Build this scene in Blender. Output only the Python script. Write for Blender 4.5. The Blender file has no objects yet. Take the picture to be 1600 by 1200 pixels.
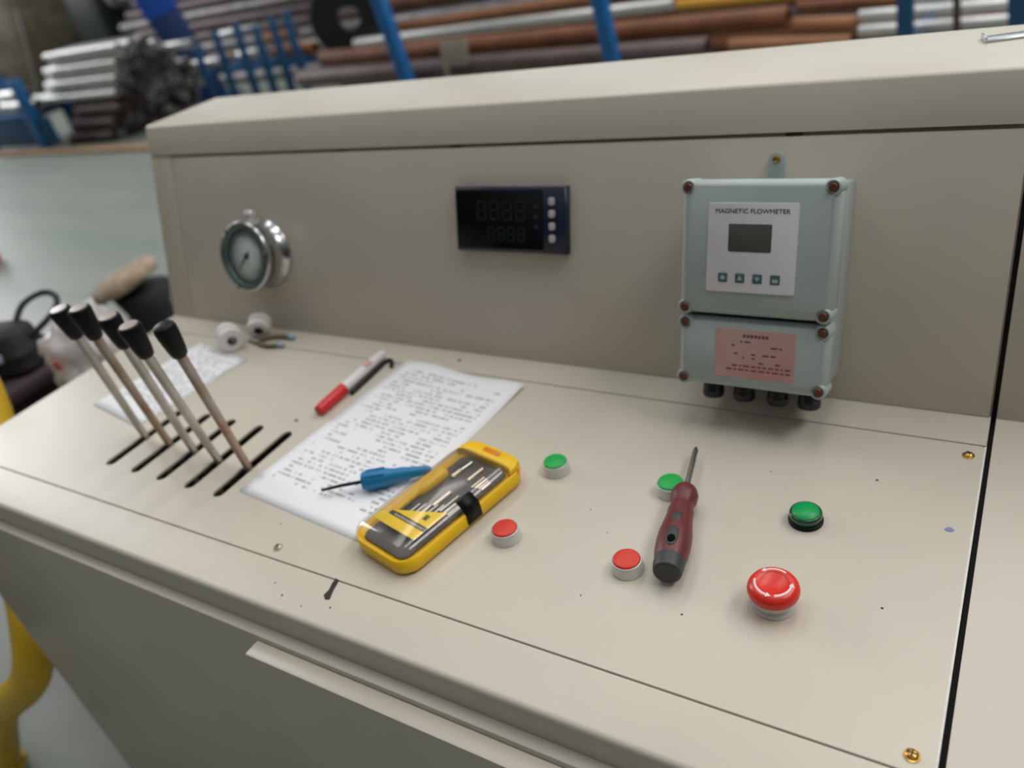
import bpy, bmesh, math, random
from mathutils import Vector, Matrix, Euler
random.seed(7)
scn = bpy.context.scene
COL = scn.collection
PI = math.pi

# ------------------------------------------------------------------ camera
CR = ((0.848486, 0.492136, -0.194786), (0.122937, -0.541267, -0.83181), (-0.514716, 0.681820, -0.519745))
CR = [[0.8485, 0.4921, -0.1948], [0.1229, -0.5413, -0.8318], [-0.5147, 0.6818, -0.5198]]
right = Vector(CR[0]).normalized()
fwd = Vector(CR[2]); fwd = (fwd - right * fwd.dot(right)).normalized()
up = right.cross(fwd)
cam_d = bpy.data.cameras.new('camera')
cam = bpy.data.objects.new('camera', cam_d); COL.objects.link(cam)
M = Matrix.Identity(4)
for i in range(3):
    M[i][0], M[i][1], M[i][2] = right[i], up[i], -fwd[i]
M[0][3], M[1][3], M[2][3] = 0.6334, -0.3962, 0.5398
cam.matrix_world = M
cam_d.sensor_fit = 'HORIZONTAL'; cam_d.sensor_width = 36.0
cam_d.lens = 1259.26 / 1600 * 36
cam_d.clip_start = 0.02; cam_d.clip_end = 120
cam_d.dof.use_dof = True
cam_d.dof.focus_distance = 0.66
cam_d.dof.aperture_fstop = 3.7
scn.camera = cam

# ------------------------------------------------------------------ light
scn.view_settings.view_transform = 'Standard'
scn.view_settings.look = 'None'
scn.view_settings.gamma = 1.0
scn.view_settings.use_curve_mapping = False
scn.view_settings.exposure = -0.03
world = bpy.data.worlds.new('world'); scn.world = world; world.use_nodes = True
wn = world.node_tree.nodes; wl = world.node_tree.links
bg = wn['Background']; bg.inputs['Strength'].default_value = 0.6
# overcast workshop daylight: dim towards the far walls, bright under the roof lights
wtc = wn.new('ShaderNodeTexCoord'); wsep = wn.new('ShaderNodeSeparateXYZ'); wl.new(wtc.outputs['Generated'], wsep.inputs[0])
wr = wn.new('ShaderNodeValToRGB'); wl.new(wsep.outputs['Z'], wr.inputs['Fac']); wl.new(wr.outputs['Color'], bg.inputs['Color'])
cr = wr.color_ramp; cr.elements[0].position = 0.0; cr.elements[0].color = (.013, .010, .008, 1); cr.elements[1].position = 0.95; cr.elements[1].color = (.55, .58, .60, 1)
e = cr.elements.new(.30); e.color = (.075, .071, .064, 1)
def area(name, loc, sx, sy, power, color=(1, 1, 1), rot=(0, 0, 0)):
    d = bpy.data.lights.new(name, 'AREA'); d.shape = 'RECTANGLE'; d.size = sx; d.size_y = sy
    d.energy = power; d.color = color
    o = bpy.data.objects.new(name, d); COL.objects.link(o); o.location = loc; o.rotation_euler = rot
    return o
# roof skylight strips of the workshop
area('skylight', (-3.2, 6.2, 7.0), 1.6, 14, 200, (1.0, 0.99, 0.96))
area('skylight.001', (0.6, 6.2, 7.0), 1.4, 13, 230, (1.0, 0.99, 0.96))
area('skylight.002', (5.2, 6.2, 7.0), 2.8, 13.5, 720, (1.0, 0.99, 0.96))
# clerestory window band high on the far left wall, and windows high on the back wall
area('clerestory', (-16.0, 4.0, 6.5), 12, 4.5, 900, (0.97, 0.98, 1.0), (0, -PI / 2 - .25, 0))
for k, wx in enumerate((-18, -12.5, -7, -1.5, 4, 9.5)):
    area('back_window', (wx, 13.9, 5.3), 4.4, 3.4, 62, (0.82, 0.93, 1.0), (-PI / 2, 0, 0))

# ------------------------------------------------------------------ materials
MATS = {}
def mat(name, base, rough=0.5, metal=0.0, spec=0.5, var=0.0, scale=20.0, bump=0.0, bscale=200.0, base2=None, coat=0.0, detail=4.0):
    if name in MATS: return MATS[name]
    m = bpy.data.materials.new(name); m.use_nodes = True
    nt = m.node_tree; b = nt.nodes['Principled BSDF']
    b.inputs['Roughness'].default_value = rough; b.inputs['Metallic'].default_value = metal
    b.inputs['Specular IOR Level'].default_value = spec
    b.inputs['Coat Weight'].default_value = coat
    b.inputs['Base Color'].default_value = (*base, 1)
    tc = nt.nodes.new('ShaderNodeTexCoord')
    if var > 0 or base2:
        n = nt.nodes.new('ShaderNodeTexNoise'); n.inputs['Scale'].default_value = scale; n.inputs['Detail'].default_value = detail
        nt.links.new(tc.outputs['Object'], n.inputs['Vector'])
        r = nt.nodes.new('ShaderNodeValToRGB')
        c2 = base2 if base2 else tuple(min(1, c * (1 + var)) for c in base)
        c1 = base if base2 else tuple(c * (1 - var) for c in base)
        r.color_ramp.elements[0].position = 0.35; r.color_ramp.elements[1].position = 0.65
        r.color_ramp.elements[0].color = (*c1, 1); r.color_ramp.elements[1].color = (*c2, 1)
        nt.links.new(n.outputs['Fac'], r.inputs['Fac']); nt.links.new(r.outputs['Color'], b.inputs['Base Color'])
    if bump > 0:
        n2 = nt.nodes.new('ShaderNodeTexNoise'); n2.inputs['Scale'].default_value = bscale; n2.inputs['Detail'].default_value = 3
        nt.links.new(tc.outputs['Object'], n2.inputs['Vector'])
        bp = nt.nodes.new('ShaderNodeBump'); bp.inputs['Strength'].default_value = bump; bp.inputs['Distance'].default_value = 0.002
        nt.links.new(n2.outputs['Fac'], bp.inputs['Height']); nt.links.new(bp.outputs['Normal'], b.inputs['Normal'])
    MATS[name] = m; return m

def srgb(r, g, b):
    f = lambda c: (c / 255 / 12.92) if c / 255 <= 0.04045 else ((c / 255 + 0.055) / 1.055) ** 2.4
    return (f(r), f(g), f(b))

PAINT = mat('beige_paint', srgb(208, 200, 185), 0.34, var=0.035, scale=5, bump=0.04, bscale=350)
GREYBOX = mat('grey_box_paint', srgb(176, 188, 186), 0.42, var=0.03, scale=15, bump=0.05, bscale=600)
BLACK = mat('black_plastic', srgb(14, 14, 17), 0.45, spec=.25)
RUBBER = mat('black_rubber', srgb(18, 18, 20), 0.65)
STEEL = mat('brushed_steel', srgb(170, 168, 163), 0.32, 1.0, var=0.12, scale=40)
CHROME = mat('polished_steel', srgb(196, 198, 199), 0.2, 1.0)
ROD = mat('lever_steel', srgb(196, 189, 180), 0.33, 0.7, var=0.12, scale=30)
RUSTROD = mat('lever_rusty_steel', srgb(164, 130, 104), 0.45, 0.5, base2=srgb(186, 174, 166), scale=22)
BRASS = mat('brass', srgb(205, 160, 85), 0.25, 1.0, var=0.15, scale=300)
SILVERPL = mat('silver_plastic', srgb(214, 213, 208), 0.3, 0.25)
GREEN = mat('green_cap', srgb(14, 172, 74), 0.35)
GREEN_D = mat('green_lens', srgb(2, 168, 86), 0.4)
GREEN_R = mat('green_lens_side', srgb(8, 70, 42), 0.2, coat=0.4)
RED = mat('red_cap', srgb(218, 52, 32), 0.35)
RED_M = mat('red_mushroom', srgb(226, 48, 34), 0.3, coat=0.1)
WHITEP = mat('white_print', srgb(240, 226, 224), 0.45)
YEL = mat('yellow_plastic', srgb(247, 196, 10), 0.36, var=0.03, scale=30)
YEL_L = mat('yellow_label', srgb(252, 212, 10), 0.45)
ORANGE = mat('orange_clasp', srgb(226, 128, 8), 0.4)
TRAY = mat('tray_grey', srgb(84, 78, 76), 0.5)
DKGREY = mat('dark_grey', srgb(58, 60, 62), 0.5)
BIT = mat('bit_steel', srgb(200, 188, 175), 0.3, 0.8)
BLUEP = mat('blue_handle', srgb(14, 118, 172), 0.35, var=0.06, scale=90)
DKRED = mat('dark_red_handle', srgb(108, 44, 46), 0.42, var=0.08, scale=80)
WHITE = mat('white_plastic', srgb(232, 228, 228), 0.4)
PTFE = mat('white_tape', srgb(226, 222, 220), 0.6, var=0.03, scale=80)
REDCAP = mat('marker_red', srgb(214, 28, 36), 0.35)
STICKER = mat('pink_sticker', srgb(214, 176, 170), 0.5, base2=srgb(210, 150, 144), scale=14)
STPRINT = mat('sticker_print', srgb(120, 84, 88), 0.6)
PLATE = mat('white_faceplate', srgb(240, 238, 243), 0.42)
LCD = mat('lcd_grey', srgb(88, 92, 86), 0.22)
TEAL = mat('teal_key', srgb(72, 108, 114), 0.4)
TEALW = mat('teal_key_mark', srgb(180, 195, 198), 0.4)
NAVY = mat('navy_bezel', srgb(26, 38, 62), 0.35)
SCREEN = mat('display_screen', srgb(14, 16, 20), 0.16)
SEG = mat('display_digits', srgb(36, 48, 46), 0.3)
KEYW = mat('display_key', srgb(205, 198, 196), 0.4)
RSCREW = mat('corroded_screw', srgb(120, 78, 64), 0.45, 0.5)
DIAL = mat('dial_face', srgb(240, 244, 242), 0.5)
DIALR = mat('dial_rim_green', srgb(92, 116, 110), 0.35, 0.3)
INK = mat('dial_ink', srgb(40, 42, 46), 0.5)
STAIN = mat('black_stain', srgb(38, 36, 34), 0.6)
BLUEST = mat('blue_ink_stain', srgb(132, 142, 178), 0.6)
BLUESTEEL = mat('blue_rack_paint', srgb(22, 98, 160), 0.45, var=0.12, scale=6)
BLUEDK = mat('blue_rack_dark', srgb(18, 74, 116), 0.5, var=0.12, scale=6)
RUST = mat('rusty_pipe', srgb(130, 80, 48), 0.65, base2=srgb(106, 62, 38), scale=5)
RUST2 = mat('pale_rusty_pipe', srgb(146, 98, 66), 0.65, var=0.1, scale=6)
DKPIPE = mat('dark_pipe', srgb(98, 82, 80), 0.5, 0.3, var=0.15, scale=6)
SILPIPE = mat('silver_pipe', srgb(214, 214, 212), 0.35, 0.6, var=0.05, scale=8)
BLKPIPE = mat('black_pipe', srgb(138, 133, 135), 0.45, 0.3, var=0.2, scale=8)
BORE = mat('pipe_bore', srgb(62, 58, 58), 0.8)
YPIPE = mat('yellow_pipe', srgb(226, 184, 42), 0.4, var=0.07, scale=14)
MAROON = mat('maroon_drum', srgb(88, 34, 36), 0.5)
PLUM = mat('plum_fabric', srgb(66, 52, 58), 0.85, var=0.1, scale=120)
BEIGE = mat('beige_cloth', srgb(186, 166, 144), 0.9, base2=srgb(146, 126, 106), scale=26, bump=0.6, bscale=60)
BLKCLOTH = mat('black_cloth', srgb(30, 30, 33), 0.75, bump=0.4, bscale=90)
HEAP = mat('olive_tarpaulin', srgb(120, 112, 94), 0.85, base2=srgb(92, 84, 70), scale=2.5)
MACHINE = mat('dark_machine', srgb(40, 46, 50), 0.5, var=0.2, scale=3)
REDCAN = mat('red_can', srgb(196, 40, 44), 0.4)
WALLM = mat('dim_wall', srgb(58, 58, 56), 0.8, var=0.25, scale=0.6)

# floor: grey-green epoxy with faint streaks
def floor_mat():
    m = mat('green_grey_epoxy', srgb(146, 156, 148), 0.45)
    nt = m.node_tree; b = nt.nodes['Principled BSDF']
    tc = nt.nodes.new('ShaderNodeTexCoord'); mp = nt.nodes.new('ShaderNodeMapping'); mp.inputs['Scale'].default_value = (0.35, 2.2, 1)
    n = nt.nodes.new('ShaderNodeTexNoise'); n.inputs['Scale'].default_value = 1.6; n.inputs['Detail'].default_value = 6
    r = nt.nodes.new('ShaderNodeValToRGB'); r.color_ramp.elements[0].position = .35; r.color_ramp.elements[1].position = .7
    r.color_ramp.elements[0].color = (*srgb(130, 142, 132), 1); r.color_ramp.elements[1].color = (*srgb(150, 152, 144), 1)
    nt.links.new(tc.outputs['Object'], mp.inputs['Vector']); nt.links.new(mp.outputs['Vector'], n.inputs['Vector'])
    nt.links.new(n.outputs['Fac'], r.inputs['Fac']); nt.links.new(r.outputs['Color'], b.inputs['Base Color'])
    return m

def paper_mat(name, rows, seed):
    """white paper with blurred rows of print, laid out in the sheet's own coordinates (metres)"""
    m = mat(name, (0.85, 0.85, 0.88), 0.6)
    nt = m.node_tree; N = nt.nodes; L = nt.links; b = N['Principled BSDF']
    tc = N.new('ShaderNodeTexCoord'); sp = N.new('ShaderNodeSeparateXYZ'); L.new(tc.outputs['Object'], sp.inputs[0])
    def mth(op, a, bb=None):
        n = N.new('ShaderNodeMath'); n.operation = op
        for i, v in enumerate((a, bb)):
            if v is None: continue
            if isinstance(v, (int, float)): n.inputs[i].default_value = v
            else: L.new(v, n.inputs[i])
        return n.outputs[0]
    rowv = mth('MULTIPLY', sp.outputs['Y'], rows)
    fr = mth('FRACT', rowv); row = mth('FLOOR', rowv)
    online = mth('LESS_THAN', fr, 0.48)
    cmb = N.new('ShaderNodeCombineXYZ'); L.new(mth('MULTIPLY', sp.outputs['X'], 260), cmb.inputs[0]); L.new(mth('MULTIPLY', row, 7.31), cmb.inputs[1]); cmb.inputs[2].default_value = seed
    n1 = N.new('ShaderNodeTexNoise'); n1.inputs['Scale'].default_value = 1.0; n1.inputs['Detail'].default_value = 1; L.new(cmb.outputs[0], n1.inputs['Vector'])
    word = mth('GREATER_THAN', n1.outputs['Fac'], 0.47)
    cmb2 = N.new('ShaderNodeCombineXYZ'); L.new(mth('MULTIPLY', sp.outputs['X'], 22), cmb2.inputs[0]); L.new(mth('MULTIPLY', row, 0.55), cmb2.inputs[1]); cmb2.inputs[2].default_value = seed + 3
    n2 = N.new('ShaderNodeTexNoise'); n2.inputs['Scale'].default_value = 1.0; n2.inputs['Detail'].default_value = 2; L.new(cmb2.outputs[0], n2.inputs['Vector'])
    block = mth('GREATER_THAN', n2.outputs['Fac'], 0.46)
    m1 = mth('MULTIPLY', mth('GREATER_THAN', sp.outputs['X'], 0.016), mth('LESS_THAN', sp.outputs['X'], 0.190))
    m2 = mth('MULTIPLY', mth('GREATER_THAN', sp.outputs['Y'], 0.035), mth('LESS_THAN', sp.outputs['Y'], 0.285))
    fac = mth('MULTIPLY', mth('MULTIPLY', mth('MULTIPLY', online, word), block), mth('MULTIPLY', m1, m2))
    mx = N.new('ShaderNodeMix'); mx.data_type = 'RGBA'
    L.new(fac, mx.inputs[0]); mx.inputs[6].default_value = (0.90, 0.90, 0.93, 1); mx.inputs[7].default_value = (0.46, 0.46, 0.50, 1)
    L.new(mx.outputs[2], b.inputs['Base Color'])
    return m

def clear_mat(name, tint, base_r=0.05, spec_mix=0.9):
    m = bpy.data.materials.new(name); m.use_nodes = True
    nt = m.node_tree; N = nt.nodes; L = nt.links
    for n in list(N):
        if n.type == 'BSDF_PRINCIPLED': N.remove(n)
    t = N.new('ShaderNodeBsdfTransparent'); t.inputs['Color'].default_value = (*tint, 1)
    g = N.new('ShaderNodeBsdfGlossy'); g.inputs['Roughness'].default_value = base_r
    fr = N.new('ShaderNodeFresnel'); fr.inputs['IOR'].default_value = 1.5
    ml = N.new('ShaderNodeMath'); ml.operation = 'MULTIPLY'; ml.inputs[1].default_value = spec_mix
    mx = N.new('ShaderNodeMixShader'); L.new(fr.outputs[0], ml.inputs[0]); gm = N.new('ShaderNodeNewGeometry'); inv = N.new('ShaderNodeMath'); inv.operation = 'SUBTRACT'; inv.inputs[0].default_value = 1.0; L.new(gm.outputs['Backfacing'], inv.inputs[1])
    front = N.new('ShaderNodeMath'); front.operation = 'MULTIPLY'; L.new(ml.outputs[0], front.inputs[0]); L.new(inv.outputs[0], front.inputs[1]); L.new(front.outputs[0], mx.inputs[0])
    L.new(t.outputs[0], mx.inputs[1]); L.new(g.outputs[0], mx.inputs[2])
    L.new(mx.outputs[0], N['Material Output'].inputs['Surface'])
    MATS[name] = m; return m
LID = clear_mat('clear_lid', (0.97, 0.95, 0.92), 0.16, 2.6)
GLASS = clear_mat('gauge_glass', (0.93, 0.97, 0.96), 0.03, 0.9)
def film_mat():
    m = bpy.data.materials.new('plastic_film'); m.use_nodes = True
    nt = m.node_tree; N = nt.nodes; L = nt.links; b = N['Principled BSDF']
    b.inputs['Base Color'].default_value = (*srgb(226, 219, 219), 1); b.inputs['Roughness'].default_value = 0.25
    b.inputs['Alpha'].default_value = 0.72
    return m
FILM = film_mat()

# ------------------------------------------------------------------ mesh helpers
def xf(bm, verts, mtx):
    if mtx is not None: bmesh.ops.transform(bm, matrix=mtx, verts=verts)
def box(bm, lo, hi, bev=0.0, mtx=None, seg=2):
    r = bmesh.ops.create_cube(bm, size=1.0)
    vs = r['verts']; c = [(a + b) / 2 for a, b in zip(lo, hi)]; d = [b - a for a, b in zip(lo, hi)]
    for v in vs: v.co = Vector((c[0] + v.co.x * d[0], c[1] + v.co.y * d[1], c[2] + v.co.z * d[2]))
    if bev > 0:
        es = list({e for v in vs for e in v.link_edges})
        r2 = bmesh.ops.bevel(bm, geom=es, offset=bev, segments=seg, profile=0.5, affect='EDGES')
        vs = list({v for f in r2['faces'] for v in f.verts} | {v for v in vs if v.is_valid})
    xf(bm, vs, mtx); return bm
def axis_mtx(p0, p1):
    p0 = Vector(p0); d = Vector(p1) - p0
    return Matrix.Translation(p0) @ d.to_track_quat('Z', 'Y').to_matrix().to_4x4(), d.length
def lathe(bm, prof, mtx=None, seg=32, closed_ends=True, a0=0.0, a1=2 * PI):
    """prof: list of (r, z); revolve about z"""
    full = abs(a1 - a0 - 2 * PI) < 1e-6
    rings = []; allv = []
    n = seg if full else seg + 1
    for r, z in prof:
        if r < 1e-7:
            v = bm.verts.new((0, 0, z)); rings.append([v]); allv.append(v)
        else:
            ring = [bm.verts.new((r * math.cos(a0 + (a1 - a0) * k / seg), r * math.sin(a0 + (a1 - a0) * k / seg), z)) for k in range(n)]
            rings.append(ring); allv += ring
    for A, B in zip(rings, rings[1:]):
        m = seg
        for k in range(m):
            k2 = (k + 1) % n
            if len(A) == 1 and len(B) == 1: continue
            if len(A) == 1: bm.faces.new((A[0], B[k2], B[k]))
            elif len(B) == 1: bm.faces.new((A[k], A[k2], B[0]))
            else: bm.faces.new((A[k], A[k2], B[k2], B[k]))
    if closed_ends and full:
        if len(rings[0]) > 1: bm.faces.new(list(reversed(rings[0])))
        if len(rings[-1]) > 1: bm.faces.new(rings[-1])
    xf(bm, allv, mtx); return bm
def cyl(bm, p0, p1, r0, r1=None, seg=20, bev=0.0):
    r1 = r0 if r1 is None else r1
    m, L = axis_mtx(p0, p1)
    if bev > 0: prof = [(r0 - bev, 0), (r0, bev), (r1, L - bev), (r1 - bev, L)]
    else: prof = [(r0, 0), (r1, L)]
    return lathe(bm, prof, m, seg)
def tube(bm, pts, r, seg=12, cap=True):
    """swept round tube along points, r may be a list"""
    pts = [Vector(p) for p in pts]; n = len(pts)
    rs = r if isinstance(r, (list, tuple)) else [r] * n
    rings = []; prev = None
    for i, p in enumerate(pts):
        t = (pts[min(i + 1, n - 1)] - pts[max(i - 1, 0)]).normalized()
        if prev is None:
            a = Vector((0, 0, 1)) if abs(t.z) < .9 else Vector((1, 0, 0))
            u = t.cross(a).normalized()
        else:
            u = (prev - t * prev.dot(t)).normalized()
        prev = u; w = t.cross(u)
        rings.append([bm.verts.new(p + (u * math.cos(2 * PI * k / seg) + w * math.sin(2 * PI * k / seg)) * rs[i]) for k in range(seg)])
    for A, B in zip(rings, rings[1:]):
        for k in range(seg): bm.faces.new((A[k], A[(k + 1) % seg], B[(k + 1) % seg], B[k]))
    if cap: bm.faces.new(list(reversed(rings[0]))); bm.faces.new(rings[-1])
    return bm
def spline(pts, n=8):
    out = []; P = [Vector(p) for p in pts]; P = [P[0] * 2 - P[1]] + P + [P[-1] * 2 - P[-2]]
    for i in range(1, len(P) - 2):
        for k in range(n):
            t = k / n
            out.append(0.5 * ((2 * P[i]) + (P[i + 1] - P[i - 1]) * t + (2 * P[i - 1] - 5 * P[i] + 4 * P[i + 1] - P[i + 2]) * t * t + (3 * P[i] - P[i - 1] - 3 * P[i + 1] + P[i + 2]) * t ** 3))
    out.append(P[-2]); return out
def prism_x(bm, poly, x0, x1, bev=0.0):
    """polygon in (y,z), extruded along x"""
    A = [bm.verts.new((x0, y, z)) for y, z in poly]; B = [bm.verts.new((x1, y, z)) for y, z in poly]
    fs = [bm.faces.new(A), bm.faces.new(list(reversed(B)))]
    n = len(poly)
    for k in range(n): fs.append(bm.faces.new((A[k], B[k], B[(k + 1) % n], A[(k + 1) % n])))
    bmesh.ops.recalc_face_normals(bm, faces=fs)
    if bev > 0:
        es = list({e for f in fs for e in f.edges}); bmesh.ops.bevel(bm, geom=es, offset=bev, segments=2, profile=.5, affect='EDGES', clamp_overlap=True)
    return bm
def prism_z(bm, poly, z0, z1, bev=0.0, mtx=None):
    A = [bm.verts.new((x, y, z0)) for x, y in poly]; B = [bm.verts.new((x, y, z1)) for x, y in poly]
    fs = [bm.faces.new(list(reversed(A))), bm.faces.new(B)]; n = len(poly)
    for k in range(n): fs.append(bm.faces.new((A[k], A[(k + 1) % n], B[(k + 1) % n], B[k])))
    bmesh.ops.recalc_face_normals(bm, faces=fs)
    vs = A + B
    if bev > 0:
        top = list(fs[1].edges)
        r2 = bmesh.ops.bevel(bm, geom=top, offset=bev, segments=2, profile=.5, affect='EDGES')
        vs = list({v for v in vs if v.is_valid} | {v for f in r2['faces'] for v in f.verts})
    xf(bm, vs, mtx); return bm
def rrect(w, h, r, n=5, cx=0, cy=0):
    out = []
    for sx, sy, a in ((1, 1, 0), (-1, 1, PI / 2), (-1, -1, PI), (1, -1, 1.5 * PI)):
        for k in range(n + 1):
            t = a + PI / 2 * k / n
            out.append((cx + sx * (w / 2 - r) + r * math.cos(t), cy + sy * (h / 2 - r) + r * math.sin(t)))
    return out
def loft(bm, loops, cap0=True, cap1=True, mtx=None):
    R = [[bm.verts.new(p) for p in lp] for lp in loops]; n = len(R[0])
    for A, B in zip(R, R[1:]):
        for k in range(n): bm.faces.new((A[k], A[(k + 1) % n], B[(k + 1) % n], B[k]))
    if cap0: bm.faces.new(list(reversed(R[0])))
    if cap1: bm.faces.new(R[-1])
    xf(bm, [v for r in R for v in r], mtx); return bm
def new(): return bmesh.new()
def obj(name, bm, m, parent=None, world=False, label=None, smooth=True, ang=35):
    me = bpy.data.meshes.new(name)
    if world and parent is not None: bmesh.ops.translate(bm, verts=bm.verts, vec=-Vector(parent.location))
    if smooth:
        for f in bm.faces: f.smooth = True
        for e in bm.edges:
            if len(e.link_faces) == 2 and e.calc_face_angle(0) > math.radians(ang): e.smooth = False
    bm.to_mesh(me); bm.free(); me.materials.append(m)
    o = bpy.data.objects.new(name, me); COL.objects.link(o)
    if parent is not None: o.parent = parent
    if label: o['label'] = label
    return o
def thing(name, label, cat, loc=(0, 0, 0), rot=(0, 0, 0), group=None):
    o = bpy.data.objects.new(name, None); COL.objects.link(o); o.empty_display_size = 0.05
    o.location = loc; o.rotation_euler = rot; tag(o, label, cat, group); return o
def tag(o, label, cat, group=None):
    o['label'] = label; o['category'] = cat
    if group: o['group'] = group
    return o
def copy_tree(o, parent=None):
    c = o.copy(); COL.objects.link(c)
    if parent is not None: c.parent = parent
    for ch in list(o.children): copy_tree(ch, c)
    return c
def text_mesh(name, body, size, m, parent, loc, rot=(0, 0, 0), extrude=0.0002, width=None):
    cu = bpy.data.curves.new(name, 'FONT'); cu.body = body; cu.size = size; cu.extrude = extrude; cu.align_x = 'CENTER'; cu.align_y = 'CENTER'
    t = bpy.data.objects.new(name, cu); COL.objects.link(t)
    bpy.context.view_layer.update()
    dg = bpy.context.evaluated_depsgraph_get()
    me = bpy.data.meshes.new_from_object(t.evaluated_get(dg))
    bpy.data.objects.remove(t); bpy.data.curves.remove(cu)
    if width:
        xs = [v.co.x for v in me.vertices]; k = width / (max(xs) - min(xs))
        for v in me.vertices: v.co.x *= k
    me.materials.clear(); me.materials.append(m); me.name = name
    o = bpy.data.objects.new(name, me); COL.objects.link(o); o.parent = parent; o.location = loc; o.rotation_euler = rot
    return o
def curve2d_mesh(name, polys, extrude, bevel=0.0):
    cu = bpy.data.curves.new(name, 'CURVE'); cu.dimensions = '2D'; cu.fill_mode = 'BOTH'; cu.extrude = extrude; cu.bevel_depth = bevel; cu.bevel_resolution = 1
    for pl in polys:
        sp = cu.splines.new('POLY'); sp.points.add(len(pl) - 1); sp.use_cyclic_u = True
        for p, q in zip(sp.points, pl): p.co = (q[0], q[1], 0, 1)
    t = bpy.data.objects.new(name, cu); COL.objects.link(t); bpy.context.view_layer.update()
    me = bpy.data.meshes.new_from_object(t.evaluated_get(bpy.context.evaluated_depsgraph_get()))
    bpy.data.objects.remove(t); bpy.data.curves.remove(cu); return me

FLOOR = -0.82
LEAN = 0.32087            # backward lean of the console's instrument panel
SL, CL = math.sin(LEAN), math.cos(LEAN)
YC = 0.3689               # line where the instrument panel meets the desk
def pan(x, v, w=0.0):
    """point on the instrument panel: x along, v up the panel, w proud of it"""
    return Vector((x, YC + v * SL - w * CL, v * CL + w * SL))
PROT = (PI / 2 - LEAN, 0, 0)   # local x = along, y = up the panel, z = outward
PM = Euler(PROT).to_matrix().to_4x4()

# ------------------------------------------------------------------ setting
bm = new(); box(bm, (-30, -8, FLOOR - .05), (16, 14, FLOOR)); o = obj('floor', bm, floor_mat()); o['kind'] = 'structure'
bm = new(); box(bm, (-30, 14.0, FLOOR), (16, 14.2, 8.5)); o = obj('wall_back', bm, WALLM); o['kind'] = 'structure'
bm = new(); box(bm, (-16, 3.98, FLOOR), (2.5, 4.1, FLOOR + .03), .006); o = obj('trim_1', bm, mat('ochre_kerb', srgb(168, 134, 98), 0.7, var=.12, scale=3)); o['kind'] = 'structure'

# ------------------------------------------------------------------ control console (left section)
XL, XR = -0.660, 0.6290
con = thing('control_console', 'beige painted steel control desk with levers, buttons and leaning instrument panel', 'control desk', (0, 0.25, FLOOR))
def cpart(name, bm, m=PAINT, **k): return obj(name, bm, m, con, world=True, **k)
# desk plate with the five lever slots
xs = [-0.3585, -0.3040, -0.2515, -0.1965, -0.1430]
polys = [rrect(XR - 0.0015 - (XL + .006), 0.3205 + 0.0430, 0.003, 3, (XR - .0015 + XL + .006) / 2, (0.3205 - 0.0430) / 2)]
for x in xs: polys.append([(a, b) for a, b in rrect(0.0178, 0.134, 0.0088, 6, x, 0.0765)])
me = curve2d_mesh('desk_plate', polys, 0.0012, 0.0006)
bm = new(); bm.from_mesh(me); bpy.data.meshes.remove(me); bmesh.ops.translate(bm, verts=bm.verts, vec=(0, 0, -0.0018))
cpart('desk_plate', bm)
def rail_front(bm, x0, x1):
    prof = [(-0.0455, 0), (-0.0935, 0), (-0.0965, -0.0008), (-0.0985, -0.0028), (-0.0992, -0.006), (-0.0992, -0.0335), (-0.090, -0.0335), (-0.090, -0.010), (-0.030, -0.010), (-0.030, -0.0045), (-0.0455, -0.0045)]
    return prism_x(bm, prof, x0, x1)
cpart('front_rail', rail_front(new(), XL, XR))
def strip_back(bm, x0, x1):
    return prism_x(bm, [(0.3225, 0), (YC + .003, 0), (YC + .003, -.010), (0.310, -.010), (0.310, -.0045), (0.3225, -.0045)], x0, x1)
cpart('rear_strip', strip_back(new(), XL, XR))
def end_strip(bm, x0, x1): box(bm, (x0, -.030, -.012), (x1, .310, -.0045)); return bm
cpart('plate_ledge', end_strip(new(), XR - .012, XR))
cpart('plate_ledge', end_strip(new(), XL, XL + .012))
# instrument panel: stile, main plate, hood above
bm = new(); box(bm, (-0.6035, 0.0005, -0.0022), (XR - .0015, 0.2765, 0.0), .0007, Matrix.Translation((0, YC, 0)) @ PM); cpart('instrument_plate', bm)
bm = new(); box(bm, (XL, 0.0, -0.004), (-0.6055, 0.2795, -0.0006), .0006, Matrix.Translation((0, YC, 0)) @ PM); cpart('corner_stile', bm)
bm = new(); box(bm, (XL + .004, 0.0, -0.010), (XR, 0.2830, -0.0062), 0, Matrix.Translation((0, YC, 0)) @ PM); cpart('backing_sheet', bm)
v1, v0 = 0.3295, 0.2805
def hood(bm, x0, x1):
    def P(v, w): q = pan(0, v, w); return (q.y, q.z)
    a = P(v0, 0.001); zt = v1 * CL; yt = YC + v1 * SL
    prof = [a, P(v1 - .004, .001), (yt + .0003, zt - .0012), (yt + .004, zt), (0.634, zt), (0.638, zt - .004), (0.638, zt - .06), (0.632, zt - .06), (0.632, zt - .006), (yt + .006, zt - .006), P(v0, -.006)]
    return prism_x(bm, prof, x0, x1)
cpart('hood', hood(new(), XL, XR))
bm = new(); box(bm, (XL, .632, FLOOR + .03), (XR, .636, v1 * CL - .058)); cpart('rear_panel', bm)
# left side panel
side = [(-.090, -.0336), (-.090, FLOOR + .04), (.631, FLOOR + .04), (.631, v1 * CL - .0062), (YC + v1 * SL + .006, v1 * CL - .0062), (YC + .008, -.011), (YC + .003, -.011)]
bm = new(); prism_x(bm, side, XL, XL + .003); cpart('side_panel', bm)
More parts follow.
